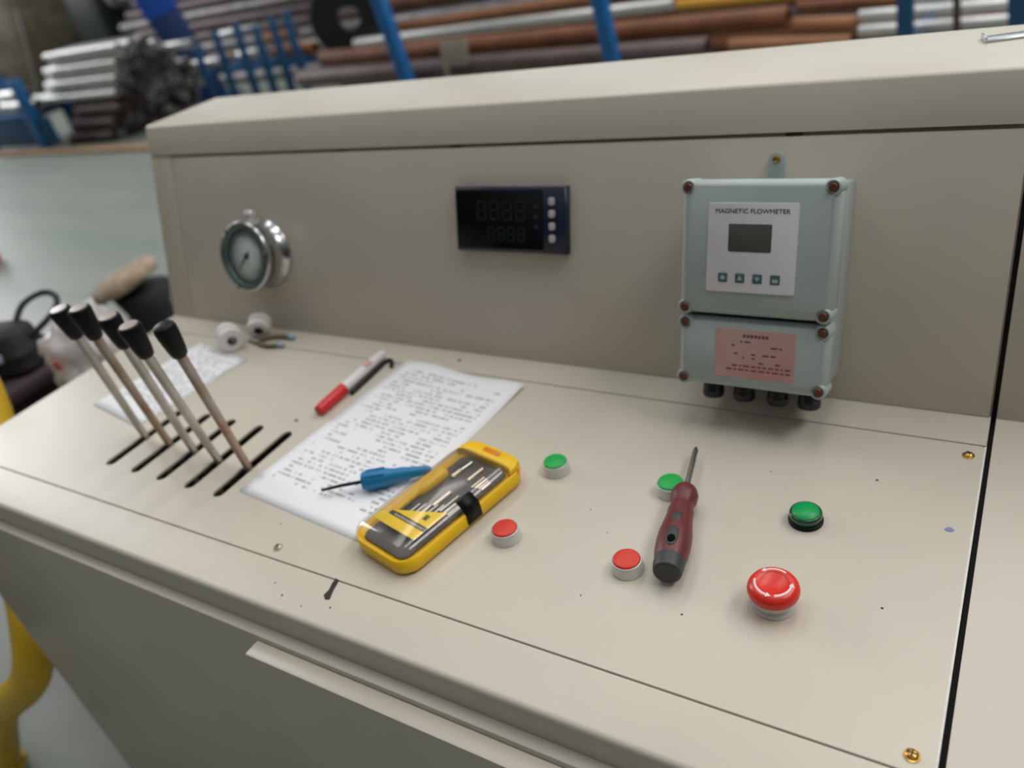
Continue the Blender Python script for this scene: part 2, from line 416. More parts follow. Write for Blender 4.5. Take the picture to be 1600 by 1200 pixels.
# front frame and door
bm = new(); box(bm, (XL + .012, -.1110, FLOOR + .06), (XR, -.0905, -.0338), .0015); cpart('front_frame', bm)
bm = new(); box(bm, (0.036, -.1300, FLOOR + .11), (0.612, -.1112, -.0400), .002); cpart('door', bm)
bm = new(); box(bm, (XL + .03, -.085, FLOOR), (XR - .01, .60, FLOOR + .0395)); cpart('plinth', bm, DKGREY)
# rubber tabs in the groove under the hood
for x in (-0.218, -0.013, 0.419):
    bm = new(); box(bm, (x - .008, 0.2765, -.004), (x + .008, 0.2806, .0002), .0008, Matrix.Translation((0, YC, 0)) @ PM); cpart('seal_tab', bm, RUBBER)
# rod inside on which the levers pivot
bm = new(); cyl(bm, (XL + .003, .0745, -.09), (-.09, .0745, -.09), .008); cpart('pivot_rod', bm, STEEL)
def screw_bm(bm, p, r, rot=0.0):
    mt = Matrix.Translation(p) @ Matrix.Rotation(rot, 4, 'Z')
    lathe(bm, [(r * 1.28, -.0002), (r * 1.28, .0008), (r * 1.0, .0010), (r * .96, .0022), (r * .62, .0034), (r * .3, .0036), (0, .0034)], mt, 20)
    return bm
def cross_bm(bm, p, r, rot):
    for k in (0, 1):
        box(bm, (-r * .72, -r * .13, .0032), (r * .72, r * .13, .0038), 0, Matrix.Translation(p) @ Matrix.Rotation(rot + k * PI / 2, 4, 'Z'))
    return bm
for i, (x, y) in enumerate(((.6155, .3032), (.6135, -.0312), (.0054, -.0299), (-.645, .3040), (-.645, -.0305))):
    m = BRASS if i < 2 else mat('dull_screw', srgb(190, 184, 165), .35, .6)
    s = cpart('screw', screw_bm(new(), Vector((x, y, 0)), .0042), m)
    obj('cross_slot', cross_bm(new(), Vector((x, y, 0)), .0042, .5 + i), INK, s).location = -Vector(con.location)
# dirt with a shape of its own: drips of black compound, blue ink
bm = new()
pts = [(0.0997, -0.043), (0.1005, -0.0498), (0.1032, -0.0577), (0.1027, -0.0648), (0.108, -0.0688), (0.1125, -0.0672), (0.1083, -0.0567), (0.1048, -0.0439)]
prism_z(bm, pts, 0.0, .0007, .0002); cpart('black_smear', bm, STAIN)
bm = new(); prism_z(bm, [(.6070, .1950), (.6095, .1985), (.6125, .1990), (.6150, .1960), (.6135, .1935), (.6095, .1930)], 0, .0005, .0002); cpart('blue_smear', bm, BLUEST)
for x, y, r in ((-.1532, .1653, .0028), (-.0082, .3483, .0026)):
    bm = new(); lathe(bm, [(r, 0), (r * .9, .0006), (0, .0007)], Matrix.Translation((x, y, 0)), 12); cpart('hole_disc', bm, DKGREY)  # dark disc painted for the shade inside a drilled hole
for x, y, r in ((.545, .245, .0014), (.30, .125, .0008), (.34, .02, .0009), (.575, .09, .0012), (.43, .03, .001), (.2, .115, .0008), (.33, .1, .0007), (-.02, -.0, .001), (.45, .23, .0008), (.04, -.07, .001), (.06, -.08, .0013), (.12, -.075, .0012), (.09, -.084, .0009)):
    bm = new(); lathe(bm, [(r, 0), (r * .8, .0003), (0, .0003)], Matrix.Translation((x, y, 0)), 7); cpart('paint_speck', bm, STAIN)

bm = new(); prism_x(bm, side, XR + .0001, 0.6337); cpart('seam_dark_filler', bm, RUBBER)  # black filler added so the open seam stays dark
WORN_LIT = mat('worn_lit_edge', srgb(232, 228, 220), .4, var=.06, scale=140)  # chipped paint plus the bevel's catch-light, put into one pale colour
bm = new(); prism_x(bm, [(.3205, .0003), (-.0930, .0003), (-.0962, -.0006), (-.0988, -.0030), (-.0996, -.006), (-.0996, -.030), (-.0985, -.030), (-.0980, -.006), (-.0960, -.0022), (.3205, -.0022)], XR - .0014, XR + .0003); cpart('worn_lit_edge', bm, WORN_LIT)
# ------------------------------------------------------------------ right-hand console section
X2, X3 = 0.6338, 1.45
con2 = thing('control_console', 'beige right-hand desk section beyond the dark seam, bare of controls', 'control desk', (1.0, 0.25, FLOOR))
def c2(name, bm, m=PAINT, **k): return obj(name, bm, m, con2, world=True, **k)
prof = [(YC + .003, 0), (-0.0935, 0), (-0.0965, -0.0008), (-0.0985, -0.0028), (-0.0992, -0.006), (-0.0992, -0.0335), (-0.090, -0.0335), (-0.090, -0.010), (YC + .003, -0.010)]
c2('desk_top', prism_x(new(), prof, X2, X3))
bm = new(); box(bm, (X2, 0.0, -0.010), (X3, 0.2765, -.0), .0007, Matrix.Translation((0, YC, 0)) @ PM); c2('instrument_plate', bm)
c2('hood', hood(new(), X2, X3))
bm = new(); box(bm, (X2, .632, FLOOR + .03), (X3, .636, v1 * CL - .058)); c2('rear_panel', bm)
bm = new(); prism_x(bm, side, X2 + .0002, X2 + .003); c2('side_panel', bm)
bm = new(); prism_x(bm, side, X3 - .003, X3); c2('side_panel', bm)
bm = new(); box(bm, (X2 + .001, -.1110, FLOOR + .06), (X3, -.0905, -.0338), .0015); c2('front_frame', bm)
bm = new(); box(bm, (X2 + .02, -.1300, FLOOR + .11), (X3 - .02, -.1112, -.0400), .002); c2('door', bm)
bm = new(); box(bm, (X2 + .03, -.085, FLOOR), (X3 - .03, .60, FLOOR + .0395)); c2('plinth', bm, DKGREY)

# ------------------------------------------------------------------ levers
lev_lab = ['lever nearest the left desk edge, grey rod with black knob', 'second lever from the left desk edge, brown rusty rod with black knob',
           'middle lever of the five, grey rod with black knob', 'fourth lever from the left desk edge, grey rod with pale-topped black knob',
           'lever nearest the printed sheet, rusty rod with all-black knob']
tops = [(.0580, .1700), (.0525, .1780), (.0540, .1710), (.0430, .1710), (.0497, .1740)]
ends = [(.0540, .2080), (.0505, .2125), (.0510, .2090), (.0395, .2110), (.0464, .2120)]
bases = [.0736, .0720, .0705, .0650, .0665]
for i in range(5):
    x = xs[i]
    t = thing('control_lever', lev_lab[i], 'lever', (x, bases[i], 0), group='control levers')
    b = Vector((0, 0, 0)); j = Vector((0, tops[i][0] - bases[i], tops[i][1])); e = Vector((0, ends[i][0] - bases[i], ends[i][1]))
    d = (j - b).normalized()
    rm = RUSTROD if i in (1, 4) else ROD
    bm = new(); cyl(bm, b - d * .085, j + d * .012, .0044, .0062, 20); obj('shaft', bm, rm, t)
    mt, L = axis_mtx(j, j + (e - j).normalized() * (e - j).length)
    if i == 4: prof = [(.0068, -.002), (.0088, .000), (.0104, .008), (.0122, .024), (.0128, .034), (.0118, .0385), (.0085, .0408), (0, .0416)]
    else: prof = [(.0068, -.002), (.0088, .000), (.0104, .008), (.0124, .026), (.0134, .037), (.0126, .0402), (.0112, .0412), (0, .0412)]
    bm = new(); lathe(bm, prof, mt, 28); k = obj('knob', bm, BLACK, t)
    if i != 4:
        bm = new(); lathe(bm, [(.0104, .0411), (.0100, .0420), (0, .0424)], mt, 24); obj('knob_disc', bm, mat('pale_disc', srgb(176, 162, 158), .25), k, label='pale disc on the knob top')  # pale grey disc laid on the knob top

# ------------------------------------------------------------------ push buttons, lamp, emergency stop
def push_button(name, loc, capm, lab, cat='push button', grp='flat push buttons'):
    t = thing(name, lab, cat, loc, group=grp)
    bm = new(); lathe(bm, [(.0152, 0), (.0152, .0012), (.0146, .0022), (.0142, .0095), (.0136, .0115), (.0128, .0120), (.0128, .0100), (0, .0100)], None, 40); obj('bezel', bm, SILVERPL, t, label='silver bezel ring')
    bm = new(); lathe(bm, [(.0125, .0095), (.0125, .0126), (.0120, .0134), (.0105, .0137), (0, .0138)], None, 40); obj('cap', bm, capm, t)
    return t
push_button('push_button', (.2375, .1710, 0), GREEN, 'green-capped silver push button nearest the yellow tool case')
push_button('push_button', (.3668, .1740, 0), GREEN, 'green-capped silver push button beside the screwdriver shank')
push_button('push_button', (.2372, .0630, 0), RED, 'flat red push button beside the yellow tool case')
push_button('push_button', (.3670, .0633, 0), RED, 'flat red push button beside the screwdriver handle')
t = thing('indicator_lamp', 'dark-rimmed all-green indicator lamp above the red mushroom button', 'indicator lamp', (.4972, .1715, 0))
bm = new(); lathe(bm, [(.0154, 0), (.0154, .0022), (.0146, .0030), (0, .0030)], None, 40); obj('base_ring', bm, BLACK, t)
bm = new(); lathe(bm, [(.0142, .0028), (.0144, .0095), (.0138, .0112), (.0122, .0118), (.0118, .0112), (0, .0112)], None, 40); obj('lens_rim', bm, GREEN_R, t)
bm = new(); lathe(bm, [(.0121, .0110), (.0119, .0120), (0, .0121)], None, 40); obj('lens', bm, GREEN_D, t)
t = thing('emergency_stop', 'large red mushroom emergency stop button with white arrows', 'button', (.4966, .0660, 0))
bm = new(); lathe(bm, [(.0175, 0), (.0178, .0015), (.0170, .0030), (.0158, .0036), (.0150, .0075), (.0146, .0135), (0, .0135)], None, 40); obj('collar', bm, SILVERPL, t, label='silver collar under the red head')
bm = new(); lathe(bm, [(.0130, .0130), (.0180, .0132), (.0204, .0150), (.0211, .0180), (.0205, .0212), (.0188, .0240), (.0160, .0258), (.0128, .0262), (.0118, .0254), (.0110, .0250), (0, .0250)], None, 48); hd = obj('mushroom_head', bm, RED_M, t)
for a0, a1 in ((62, 128), (182, 262), (288, 358)):
    bm = new(); A0, A1 = math.radians(a0), math.radians(a1)
    rin, rout, n = .0137, .0162, 12
    def hz(r): return .02620 - max(0, r - .0130) * .20 + .00015
    rows = []
    for k in range(n + 1):
        a = A0 + (A1 - A0) * k / n
        rows.append([bm.verts.new((r * math.cos(a), r * math.sin(a), hz(r))) for r in (rin, (rin + rout) / 2, rout)])
    for p, q in zip(rows, rows[1:]):
        for k in range(2): bm.faces.new((p[k], p[k + 1], q[k + 1], q[k]))
    a = A1; hw = math.radians(16)
    rm_ = (rin + rout) / 2
    tip = bm.verts.new((rm_ * math.cos(a + hw), rm_ * math.sin(a + hw), hz(rm_)))
    b1 = bm.verts.new(((rin - .0012) * math.cos(a), (rin - .0012) * math.sin(a), hz(rin - .0012) + .00008)); b2 = bm.verts.new(((rout + .0008) * math.cos(a), (rout + .0008) * math.sin(a), hz(rout + .0008) + .0003))
    bm.faces.new((b1, b2, tip))
    bmesh.ops.recalc_face_normals(bm, faces=bm.faces)
    for f in bm.faces:
        if f.normal.z < 0: f.normal_flip()
    obj('arrow_print', bm, WHITEP, hd)

# ------------------------------------------------------------------ pressure gauge
t = thing('pressure_gauge', 'round steel pressure gauge with grey dial on the left of the panel', 'gauge', pan(-.395, .1235), PROT)
bm = new(); lathe(bm, [(.055, 0), (.055, .004), (.0495, .006), (.0490, .034), (.0530, .036), (.0550, .040), (.0550, .045), (.0535, .0475), (.0505, .0480), (.0500, .044), (.0500, .040), (0, .040)], None, 56); obj('case', bm, CHROME, t)
bm = new(); lathe(bm, [(.0500, .0442), (.0498, .0472), (.0440, .0460), (.0430, .0405)], None, 48, closed_ends=False); obj('inner_ring', bm, DIALR, t, label='green-grey inner rim')
bm = new(); lathe(bm, [(.0435, .0403), (0, .0406)], None, 48); dial = obj('dial', bm, DIAL, t)
bm = new()
for k in range(31):
    a = math.radians(225 - 270 * k / 30); r0 = .030 if k % 5 == 0 else .033
    box(bm, (r0, -.0004, .0404), (.0375, .0004, .0409), 0, Matrix.Rotation(a, 4, 'Z'))
g = obj('scale_marks', bm, INK, dial)
a = math.radians(228)
bm = new(); prism_z(bm, [(-.010, -.0016), (-.010, .0016), (.010, .0013), (.031, .0003), (.031, -.0003), (.010, -.0013)], .0420, .0427, 0, Matrix.Rotation(a, 4, 'Z')); lathe(bm, [(.0042, .0405), (.0042, .0432), (.003, .0438), (0, .0438)], None, 16); obj('needle', bm, INK, t)
bm = new(); lathe(bm, [(.0442, .0458), (.03, .0470), (0, .0475)], None, 48, closed_ends=False); obj('glass', bm, GLASS, t)
bm = new(); cyl(bm, (-.004, .047, .022), (-.004, .062, .022), .0075, .0075, 16, .001); lathe(bm, [(.0088, 0), (.0090, .004), (.0062, .0085), (0, .0098)], Matrix.Translation((-.004, .061, .022)) @ Matrix.Rotation(-PI / 2, 4, 'X'), 16); obj('filler_plug', bm, mat('pale_plug', srgb(222, 220, 216), .3, .3), t)
for a in (10, 130, 250):
    bm = new(); lathe(bm, [(.0028, .0478), (.0028, .0500), (.002, .0505), (0, .0505)], Matrix.Translation((.0512 * math.cos(math.radians(a)), .0512 * math.sin(math.radians(a)), 0)), 10); obj('bezel_screw', bm, STEEL, t)

# ------------------------------------------------------------------ digital display
t = thing('panel_display', 'dark navy digital panel meter with four white keys', 'display', pan(.0740, .1860), PROT)
W, H = .166, .083
def dloop(z, dw, dh, bow=0.0):
    n = 10; pts = []
    w, h = W / 2 - dw, H / 2 - dh
    for k in range(n + 1): u = k / n; pts.append((-w + bow * 4 * (u - .5) ** 2 - bow, -h + 2 * h * u * 1.0, z)) if False else None
    return [(-w, -h, z), (w, -h, z), (w, h, z), (-w, h, z)]
bm = new(); loft(bm, [dloop(0, 0, 0), dloop(.0095, 0, 0), dloop(.012, .0018, .0018)]); obj('bezel', bm, NAVY, t)
bm = new(); prism_z(bm, rrect(.132, .075, .003, 3, -.0145, 0), .0119, .0128, .0003); scr = obj('screen', bm, SCREEN, t)
def seg_digit(bm, cx, cy, w, h, on):
    th = w * .16
    S = {'a': (cx - w / 2 + th, cy + h / 2 - th, cx + w / 2 - th, cy + h / 2), 'g': (cx - w / 2 + th, cy - th / 2, cx + w / 2 - th, cy + th / 2), 'd': (cx - w / 2 + th, cy - h / 2, cx + w / 2 - th, cy - h / 2 + th),
         'f': (cx - w / 2, cy + th / 2, cx - w / 2 + th, cy + h / 2 - th / 2), 'b': (cx + w / 2 - th, cy + th / 2, cx + w / 2, cy + h / 2 - th / 2), 'e': (cx - w / 2, cy - h / 2 + th / 2, cx - w / 2 + th, cy - th / 2), 'c': (cx + w / 2 - th, cy - h / 2 + th / 2, cx + w / 2, cy - th / 2)}
    for k in on:
        a = S[k]; box(bm, (a[0], a[1], .01285), (a[2], a[3], .0130))
bm = new()
for k in range(4): seg_digit(bm, -.040 + k * .0195, .0115, .0145, .025, 'abcdefg')
obj('digit_row', bm, SEG, scr)
bm = new()
for k in range(4): seg_digit(bm, -.026 + k * .015, -.018, .011, .018, 'abcdefg')
obj('digit_row', bm, SEG, scr)
for k, y in enumerate((.017, .0045, -.008)):
    bm = new(); lathe(bm, [(.0028, .0128), (.0028, .0131), (0, .0132)], Matrix.Translation((.0415, y, 0)), 10); obj('status_light', bm, mat('status_off', srgb(58, 58, 62), .3), scr)
for k in range(4):
    bm = new(); prism_z(bm, rrect(.0085, .0095, .0028, 4, .0640, .0235 - .0152 * k), .0118, .0140, .0006); obj('key', bm, KEYW, t, label='white round-cornered key')

# ------------------------------------------------------------------ flowmeter box
t = thing('flowmeter_box', 'grey electrical flowmeter converter box on the right of the panel', 'meter', pan(.413, .132), PROT)
HW, HH = .0755, .1050
bm = new(); box(bm, (-HW + .004, -HH + .004, 0), (HW - .004, HH - .004, .071), .004); obj('housing', bm, GREYBOX, t)
ys = -.0305     # split between the upper lid and the terminal cover
def lid(bm, y0, y1, z0, z1, n):
    # chamfered outline with notched screw corners
    x0, x1 = -HW, HW; c = n
    def ring(z, d):
        return [(x0 + c + d, y0 + d, z), (x1 - c - d, y0 + d, z), (x1 - c * .35 - d, y0 + c * .35 + d, z), (x1 - d, y0 + c + d, z), (x1 - d, y1 - c - d, z), (x1 - c * .35 - d, y1 - c * .35 - d, z), (x1 - c - d, y1 - d, z), (x0 + c + d, y1 - d, z),
                (x0 + c * .35 + d, y1 - c * .35 - d, z), (x0 + d, y1 - c - d, z), (x0 + d, y0 + c + d, z), (x0 + c * .35 + d, y0 + c * .35 + d, z)]
    return loft(bm, [ring(z0, 0), ring(z1 - .007, .0002), ring(z1 - .002, .0035), ring(z1, .006)])
lid_u = obj('upper_lid', lid(new(), ys + .002, HH, .0702, .101, .006), GREYBOX, t, ang=25)
lid_l = obj('terminal_cover', lid(new(), -HH, ys - .002, .0702, .098, .006), GREYBOX, t, ang=25)
def corner(px, py, zt, par):
    bm = new(); lathe(bm, [(.0080, .0715), (.0080, zt - .0045), (.0066, zt - .0025), (.0052, zt - .0025), (.0050, zt - .006), (0, zt - .006)], Matrix.Translation((px, py, 0)), 20); c = obj('screw_boss', bm, GREYBOX, par)
    bm = new(); lathe(bm, [(.0044, zt - .0062), (.0044, zt - .0022), (.0034, zt - .0008), (0, zt - .0006)], Matrix.Translation((px, py, 0)), 14); obj('corner_screw', bm, RSCREW, par, label='reddish-brown corroded corner screw')
for px in (-HW + .0068, HW - .0068):
    corner(px, HH - .0068, .1035, lid_u); corner(px, ys + .0085, .1035, lid_u)
    corner(px, ys - .0085, .1005, lid_l); corner(px, -HH + .0068, .1005, lid_l)
# face plate with screen, title and four keys
bm = new(); prism_z(bm, rrect(.0870, .0875, .0015, 3, -.0030, .0400), .1005, .1024, .0003); pl = obj('face_plate', bm, PLATE, t, label='white square face plate')
bm = new(); prism_z(bm, rrect(.0420, .0270, .001, 2, -.0045, .0500), .1022, .1028, .0002); obj('lcd_screen', bm, LCD, pl, label='blank grey screen')
text_mesh('title_lettering', 'MAGNETIC FLOWMETER', .0062, INK, pl, (-.0035, .0757, .1025), width=.0720)
icons = [((-1, 0), (0, 1), (1, 0), (0, -1)), ((-1, -.7), (1, -.7), (0, 1)), ((-1, .7), (1, .7), (0, -1)), ((-1, -1), (1, -1), (1, .2), (-1, .2))]
for k in range(4):
    cx = -.0295 + k * .0172; cy = .0105
    bm = new(); prism_z(bm, rrect(.0092, .0092, .0008, 2, cx, cy), .1022, .1030, .0002); ky = obj('key', bm, TEAL, pl)
    bm = new(); prism_z(bm, [(cx + .0028 * a, cy + .0028 * b) for a, b in icons[k]], .1029, .10318); obj('key_mark', bm, TEALW, ky)
bm = new(); prism_z(bm, rrect(.0805, .0505, .001, 2, .0048, -.0670), .0978, .0984); st = obj('pink_sticker', bm, STICKER, t, label='pink printed sticker')
bm = new()
random.seed(3)
for k in range(7): box(bm, (-.0075 + k * .0038, -.0500, .0983), (-.0045 + k * .0038, -.0468, .0985))
for r in range(8):
    y = -.0545 - r * .0042; x = -.026 + random.random() * .012
    while x < .040:
        w = .002 + random.random() * .005
        if random.random() < (.30 if r < 6 else .85): box(bm, (x, y - .0009, .0983), (min(x + w, .0415), y + .0009, .0985))
        x += w + .0018
obj('sticker_print', bm, STPRINT, st)
bm = new(); prism_z(bm, [(-.0170, HH - .004), (0, HH - .004), (0, HH + .0165), (-.0025, HH + .0225), (-.0085, HH + .0250), (-.0145, HH + .0225), (-.0170, HH + .0165)], 0, .004, .001); obj('mounting_lug', bm, GREYBOX, t)
bm = new(); lathe(bm, [(.0042, .004), (.0042, .0065), (.003, .0085), (0, .009)], Matrix.Translation((-.0085, HH + .0165, 0)), 14); obj('mounting_screw', bm, BRASS, t, label='brass screw in the lug')
for x in (-.0490, -.0150, .0210, .0530):
    bm = new(); mt = Matrix.Translation((x, -HH + .0045, .055)) @ Matrix.Rotation(PI / 2, 4, 'X')
    lathe(bm, [(.0062, 0), (.0062, .0130), (.0112, .0135), (.0112, .0195), (.0118, .0200), (.0118, .0255), (.0100, .0285), (.0060, .0290), (0, .0290)], mt, 14)
    obj('cable_gland', bm, mat('gland_plastic', srgb(26, 25, 36), .35), t)

# ------------------------------------------------------------------ printed sheets
def sheet(name, lab, w, h, loc, rz, m, fz, nu=14, nv=24):
    bm = new(); top = []; bot = []
    for j in range(nv + 1):
        a = []; b = []
        for i in range(nu + 1):
            u, v = w * i / nu, h * j / nv; z = fz(u / w, v / h)
            a.append(bm.verts.new((u, v, z + .0005))); b.append(bm.verts.new((u, v, z + .0001)))
        top.append(a); bot.append(b)
    for j in range(nv):
        for i in range(nu):
            bm.faces.new((top[j][i], top[j][i + 1], top[j + 1][i + 1], top[j + 1][i])); bm.faces.new((bot[j][i], bot[j + 1][i], bot[j + 1][i + 1], bot[j][i + 1]))
    for j in range(nv): bm.faces.new((top[j][0], top[j + 1][0], bot[j + 1][0], bot[j][0])); bm.faces.new((top[j][nu], bot[j][nu], bot[j + 1][nu], top[j + 1][nu]))
    for i in range(nu): bm.faces.new((top[0][i], bot[0][i], bot[0][i + 1], top[0][i + 1])); bm.faces.new((top[nv][i], top[nv][i + 1], bot[nv][i + 1], bot[nv][i]))
    o = obj(name, bm, m, ang=60); o.location = loc; o.rotation_euler = (0, 0, rz); tag(o, lab, 'paper', None); return o
def fz1(u, v):
    e = max(0, (v - .72) / .28)
    return .0045 * e * e * (0.5 + 0.5 * math.sin(u * 9.0 - .6)) + .003 * max(0, u - .7) * e
sheet('printed_sheet', 'large white sheet of print under the blue screwdriver and yellow case', .2085, .3035, (-.1180, .0276, 0), -.102, paper_mat('printed_paper', 135, 1.7), fz1)
def fz2(u, v): return .006 * max(0, .35 - v) ** 2 + .01 * max(0, u - .75) * max(0, v - .6)
sheet('printed_sheet', 'smaller white sheet lying under the five levers', .142, .192, (-.537, .110, 0), -.165, paper_mat('glossy_paper', 170, 5.2), fz2, 8, 10)

# ------------------------------------------------------------------ tool case
CROT = -0.227
t = thing('tool_case', 'yellow bit case with clear lid, lying half on the printed sheet', 'tool case', (.1520, .0735, .0007), (0, 0, CROT))
CW, CLn = .0880, .1760
def rl(w, h, r, z, cy=0): return [(x, y, z) for x, y in rrect(w, h, r, 6, 0, cy)]
bm = new(); loft(bm, [rl(CW - .006, CLn - .006, .018, 0), rl(CW, CLn, .020, .003), rl(CW, CLn, .020, .0185), rl(CW - .004, CLn - .004, .018, .0185), rl(CW - .005, CLn - .005, .018, .0155)], mtx=None); obj('tray', bm, YEL, t)
# raised carry tab at the far end
bm = new(); prism_z(bm, [(-.036, .070), (.036, .070), (.0415, .066), (.0415, .076), (.036, .0865), (.022, .0895), (-.022, .0895), (-.036, .0865), (-.0415, .076), (-.0415, .066)], .010, .0245, .0025); eb = obj('end_block', bm, YEL, t)
bm = new(); box(bm, (-.012, .0785, .0238), (.013, .0850, .0252), .0008); obj('latch', bm, ORANGE, eb, label='orange latch')
bm = new(); box(bm, (.0375, .066, .012), (.0421, .079, .020), .001); obj('latch', bm, ORANGE, eb, label='orange side latch')
# insert with its tools
bm = new(); prism_z(bm, rrect(CW - .020, CLn - .026, .010, 5, .002, -.006), .0156, .0176, .0008); ins = obj('insert', bm, TRAY, t)
bm = new(); lathe(bm, [(.0028, -.050), (.0032, -.030), (.0032, -.004), (.0058, .000), (.0072, .010), (.0076, .026), (.0066, .036), (.003, .040), (0, .0405)], Matrix.Translation((-.0265, -.004, .0195)) @ Matrix.Rotation(-PI / 2, 4, 'X'), 16); obj('screwdriver_handle', bm, YEL, ins, label='yellow driver handle under the lid')
def bit(p, q, r, m=BIT):
    bm = new(); cyl(bm, (*p, .0185), (*q, .0185), r, r * .8, 8, r * .25); obj('bit', bm, m, ins)
bit((-.0135, .031), (-.0135, .046), .0034); bit((-.0135, .046), (-.0125, .062), .0018, CHROME)
bit((.0065, .036), (.0065, .060), .0026)
for k in range(4): bit((.0185 + .0042 * k, .030 + .001 * k), (.0185 + .0042 * k, .050 - .001 * k), .0017)
bit((.0035, -.012), (.0035, .014), .0030)
for k in range(5): bit((-.012 + .0062 * k, -.042), (-.012 + .0062 * k, -.016 + .003 * k), .0019, STEEL)
for k in range(3): bit((.016 + .0058 * k, -.014), (.016 + .0058 * k, .014), .0019, STEEL)
for k in range(4): bit((-.028 + .0062 * k, -.046), (-.028 + .0062 * k, -.020), .0017, DKGREY)
# clear lid: chamfered shell
bm = new(); loft(bm, [rl(CW - .0012, CLn - .0140, .018, .0186, -.0062), rl(CW - .004, CLn - .0170, .017, .0240, -.0062), rl(CW - .0190, CLn - .0310, .011, .0300, -.0062)], cap0=False); lid_c = obj('clear_lid', bm, LID, t, label='transparent chamfered lid', ang=20)
# yellow card under the lid, black strip with pale lettering blocks, dark emblem
bm = new(); prism_z(bm, [(-.0345, -.0560), (.0165, -.0665), (.0165, -.0560), (-.0345, -.0430)] if False else [(-.0340, -.0600), (.0310, -.0600), (.0310, -.0475), (-.0340, -.0475)], .0245, .0253); cd = obj('label_card', bm, YEL_L, t, label='yellow label band')
bm = new(); box(bm, (-.0245, -.0472, .0245), (.0310, -.0420, .0251)); ls = obj('label_strip', bm, DKGREY, t, label='dark strip of small lettering')
bm = new()
random.seed(5); x = -.0170
while x < .027:
    w = .0016 + random.random() * .0018; box(bm, (x, -.0460, .02505), (x + w, -.0434, .0253)); x += w + .0009
obj('strip_print', bm, mat('strip_pale', srgb(176, 168, 150), .5), ls)
bm = new(); prism_z(bm, [(-.0230, -.0412), (.0310, -.0412), (.0315, -.0150)], .0245, .0253); tr = obj('label_triangle', bm, YEL_L, t, label='yellow triangular label')
bm = new()
for a, b, c, d in ((.0150, -.0350, .0162, -.0280), (.0170, -.0350, .0182, -.0280), (.0190, -.0350, .0202, -.0280), (.0150, -.0290, .0182, -.0280), (.0150, -.0322, .0182, -.0311), (.0182, -.0350, .0202, -.0340)): box(bm, (a, b, .0252), (c, d, .0256))
obj('emblem_print', bm, INK, tr)
# black clasp over the right edge
bm = new(); loft(bm, [[(.0292, y, z) if 0 else (xx, y, zz) for xx, zz in ((.0318, .0302), (.0352, .0306), (.0436, .0238), (.0450, .0180), (.0450, .0050), (.0432, .0050), (.0432, .0160), (.0415, .0225), (.0340, .0290))] for y in (-.0030, .0170)]); bmesh.ops.recalc_face_normals; o = obj('clasp', bm, BLACK, t, label='black clasp on the right edge')
me_fix = o.data

# ------------------------------------------------------------------ screwdrivers
def along(p0, p1): return axis_mtx(p0, p1)[0]
p_end, p_neck, p_tip = Vector((.4090, .0545, .0164)), Vector((.3868, .1640, .0156)), Vector((.3742, .2270, .0130))
t = thing('screwdriver', 'dark red handled screwdriver pointing at the flowmeter box', 'screwdriver', p_end)
mt = along((0, 0, 0), p_neck - p_end); Lh = (p_neck - p_end).length
bm = new(); lathe(bm, [(.0138, .016), (.0150, .022), (.0158, .034), (.0156, .046), (.0138, .060), (.0122, .072), (.0122, .080), (.0108, .086), (.0106, .091), (.0128, .096), (.0132, .104), (.0110, .1105), (.0050, Lh), (0, Lh)], mt, 28); h = obj('handle', bm, DKRED, t)
bm = new(); lathe(bm, [(0, 0), (.0105, 0), (.0124, .0015), (.0136, .008), (.0138, .0165), (.0125, .0165)], mt, 28); obj('end_cap', bm, DKGREY, t, label='dark grey end cap')
for z, rr, a, b, m in ((.0330, .0157, .0056, .0125, DKGREY), (.0590, .0139, .0050, .0074, DKGREY)):
    bm = new(); bmesh.ops.create_uvsphere(bm, u_segments=16, v_segments=8, radius=1.0)
    # grip inlay on the side that faces up and towards the operator
    ax = (p_neck - p_end).normalized(); upv = Vector((.12, -.35, .93)); upv = (upv - ax * upv.dot(ax)).normalized(); sd = ax.cross(upv)
    mm = Matrix((( sd.x, ax.x, upv.x, 0), (sd.y, ax.y, upv.y, 0), (sd.z, ax.z, upv.z, 0), (0, 0, 0, 1)))
    c = ax * z + upv * (rr - .0006)
    bmesh.ops.transform(bm, matrix=Matrix.Translation(c) @ mm @ Matrix.Diagonal((a, b, .0016, 1)), verts=bm.verts); gi = obj('grip_inlay', bm, m, h)
    if z < .04:
        bm = new(); bmesh.ops.create_uvsphere(bm, u_segments=12, v_segments=8, radius=1.0)
        bmesh.ops.transform(bm, matrix=Matrix.Translation(c + upv * .0007 - ax * .0050) @ mm @ Matrix.Diagonal((.0038, .0052, .0018, 1)), verts=bm.verts); obj('dark_hole', bm, mat('hole_black', (.003, .003, .003), .8, spec=.1), gi)
bm = new(); cyl(bm, p_neck - p_end - (p_neck - p_end).normalized() * .004, p_tip - p_end, .0030, .0028, 14); obj('shank', bm, STEEL, t)
d = (p_tip - p_neck).normalized(); bm = new(); cyl(bm, p_tip - p_end, p_tip - p_end + d * .006, .0028, .0011, 10); obj('tip', bm, DKGREY, t)
b_tip, b_f, b_e = Vector((-.0035, .0545, .0080)), Vector((.0410, .0785, .0122)), Vector((.1050, .1215, .0105))
t = thing('screwdriver', 'small blue handled screwdriver with black shank lying on the printed sheet', 'screwdriver', b_f)
mt = along((0, 0, 0), b_e - b_f); L = (b_e - b_f).length
bm = new(); lathe(bm, [(.0030, -.002), (.0098, -.001), (.0112, .003), (.0115, .010), (.0106, .018), (.0108, .026), (.0094, .031), (.0084, .036), (.0082, .046), (.0062, .056), (.0050, L - .004), (.0030, L), (0, L)], mt, 20); h = obj('handle', bm, BLUEP, t)
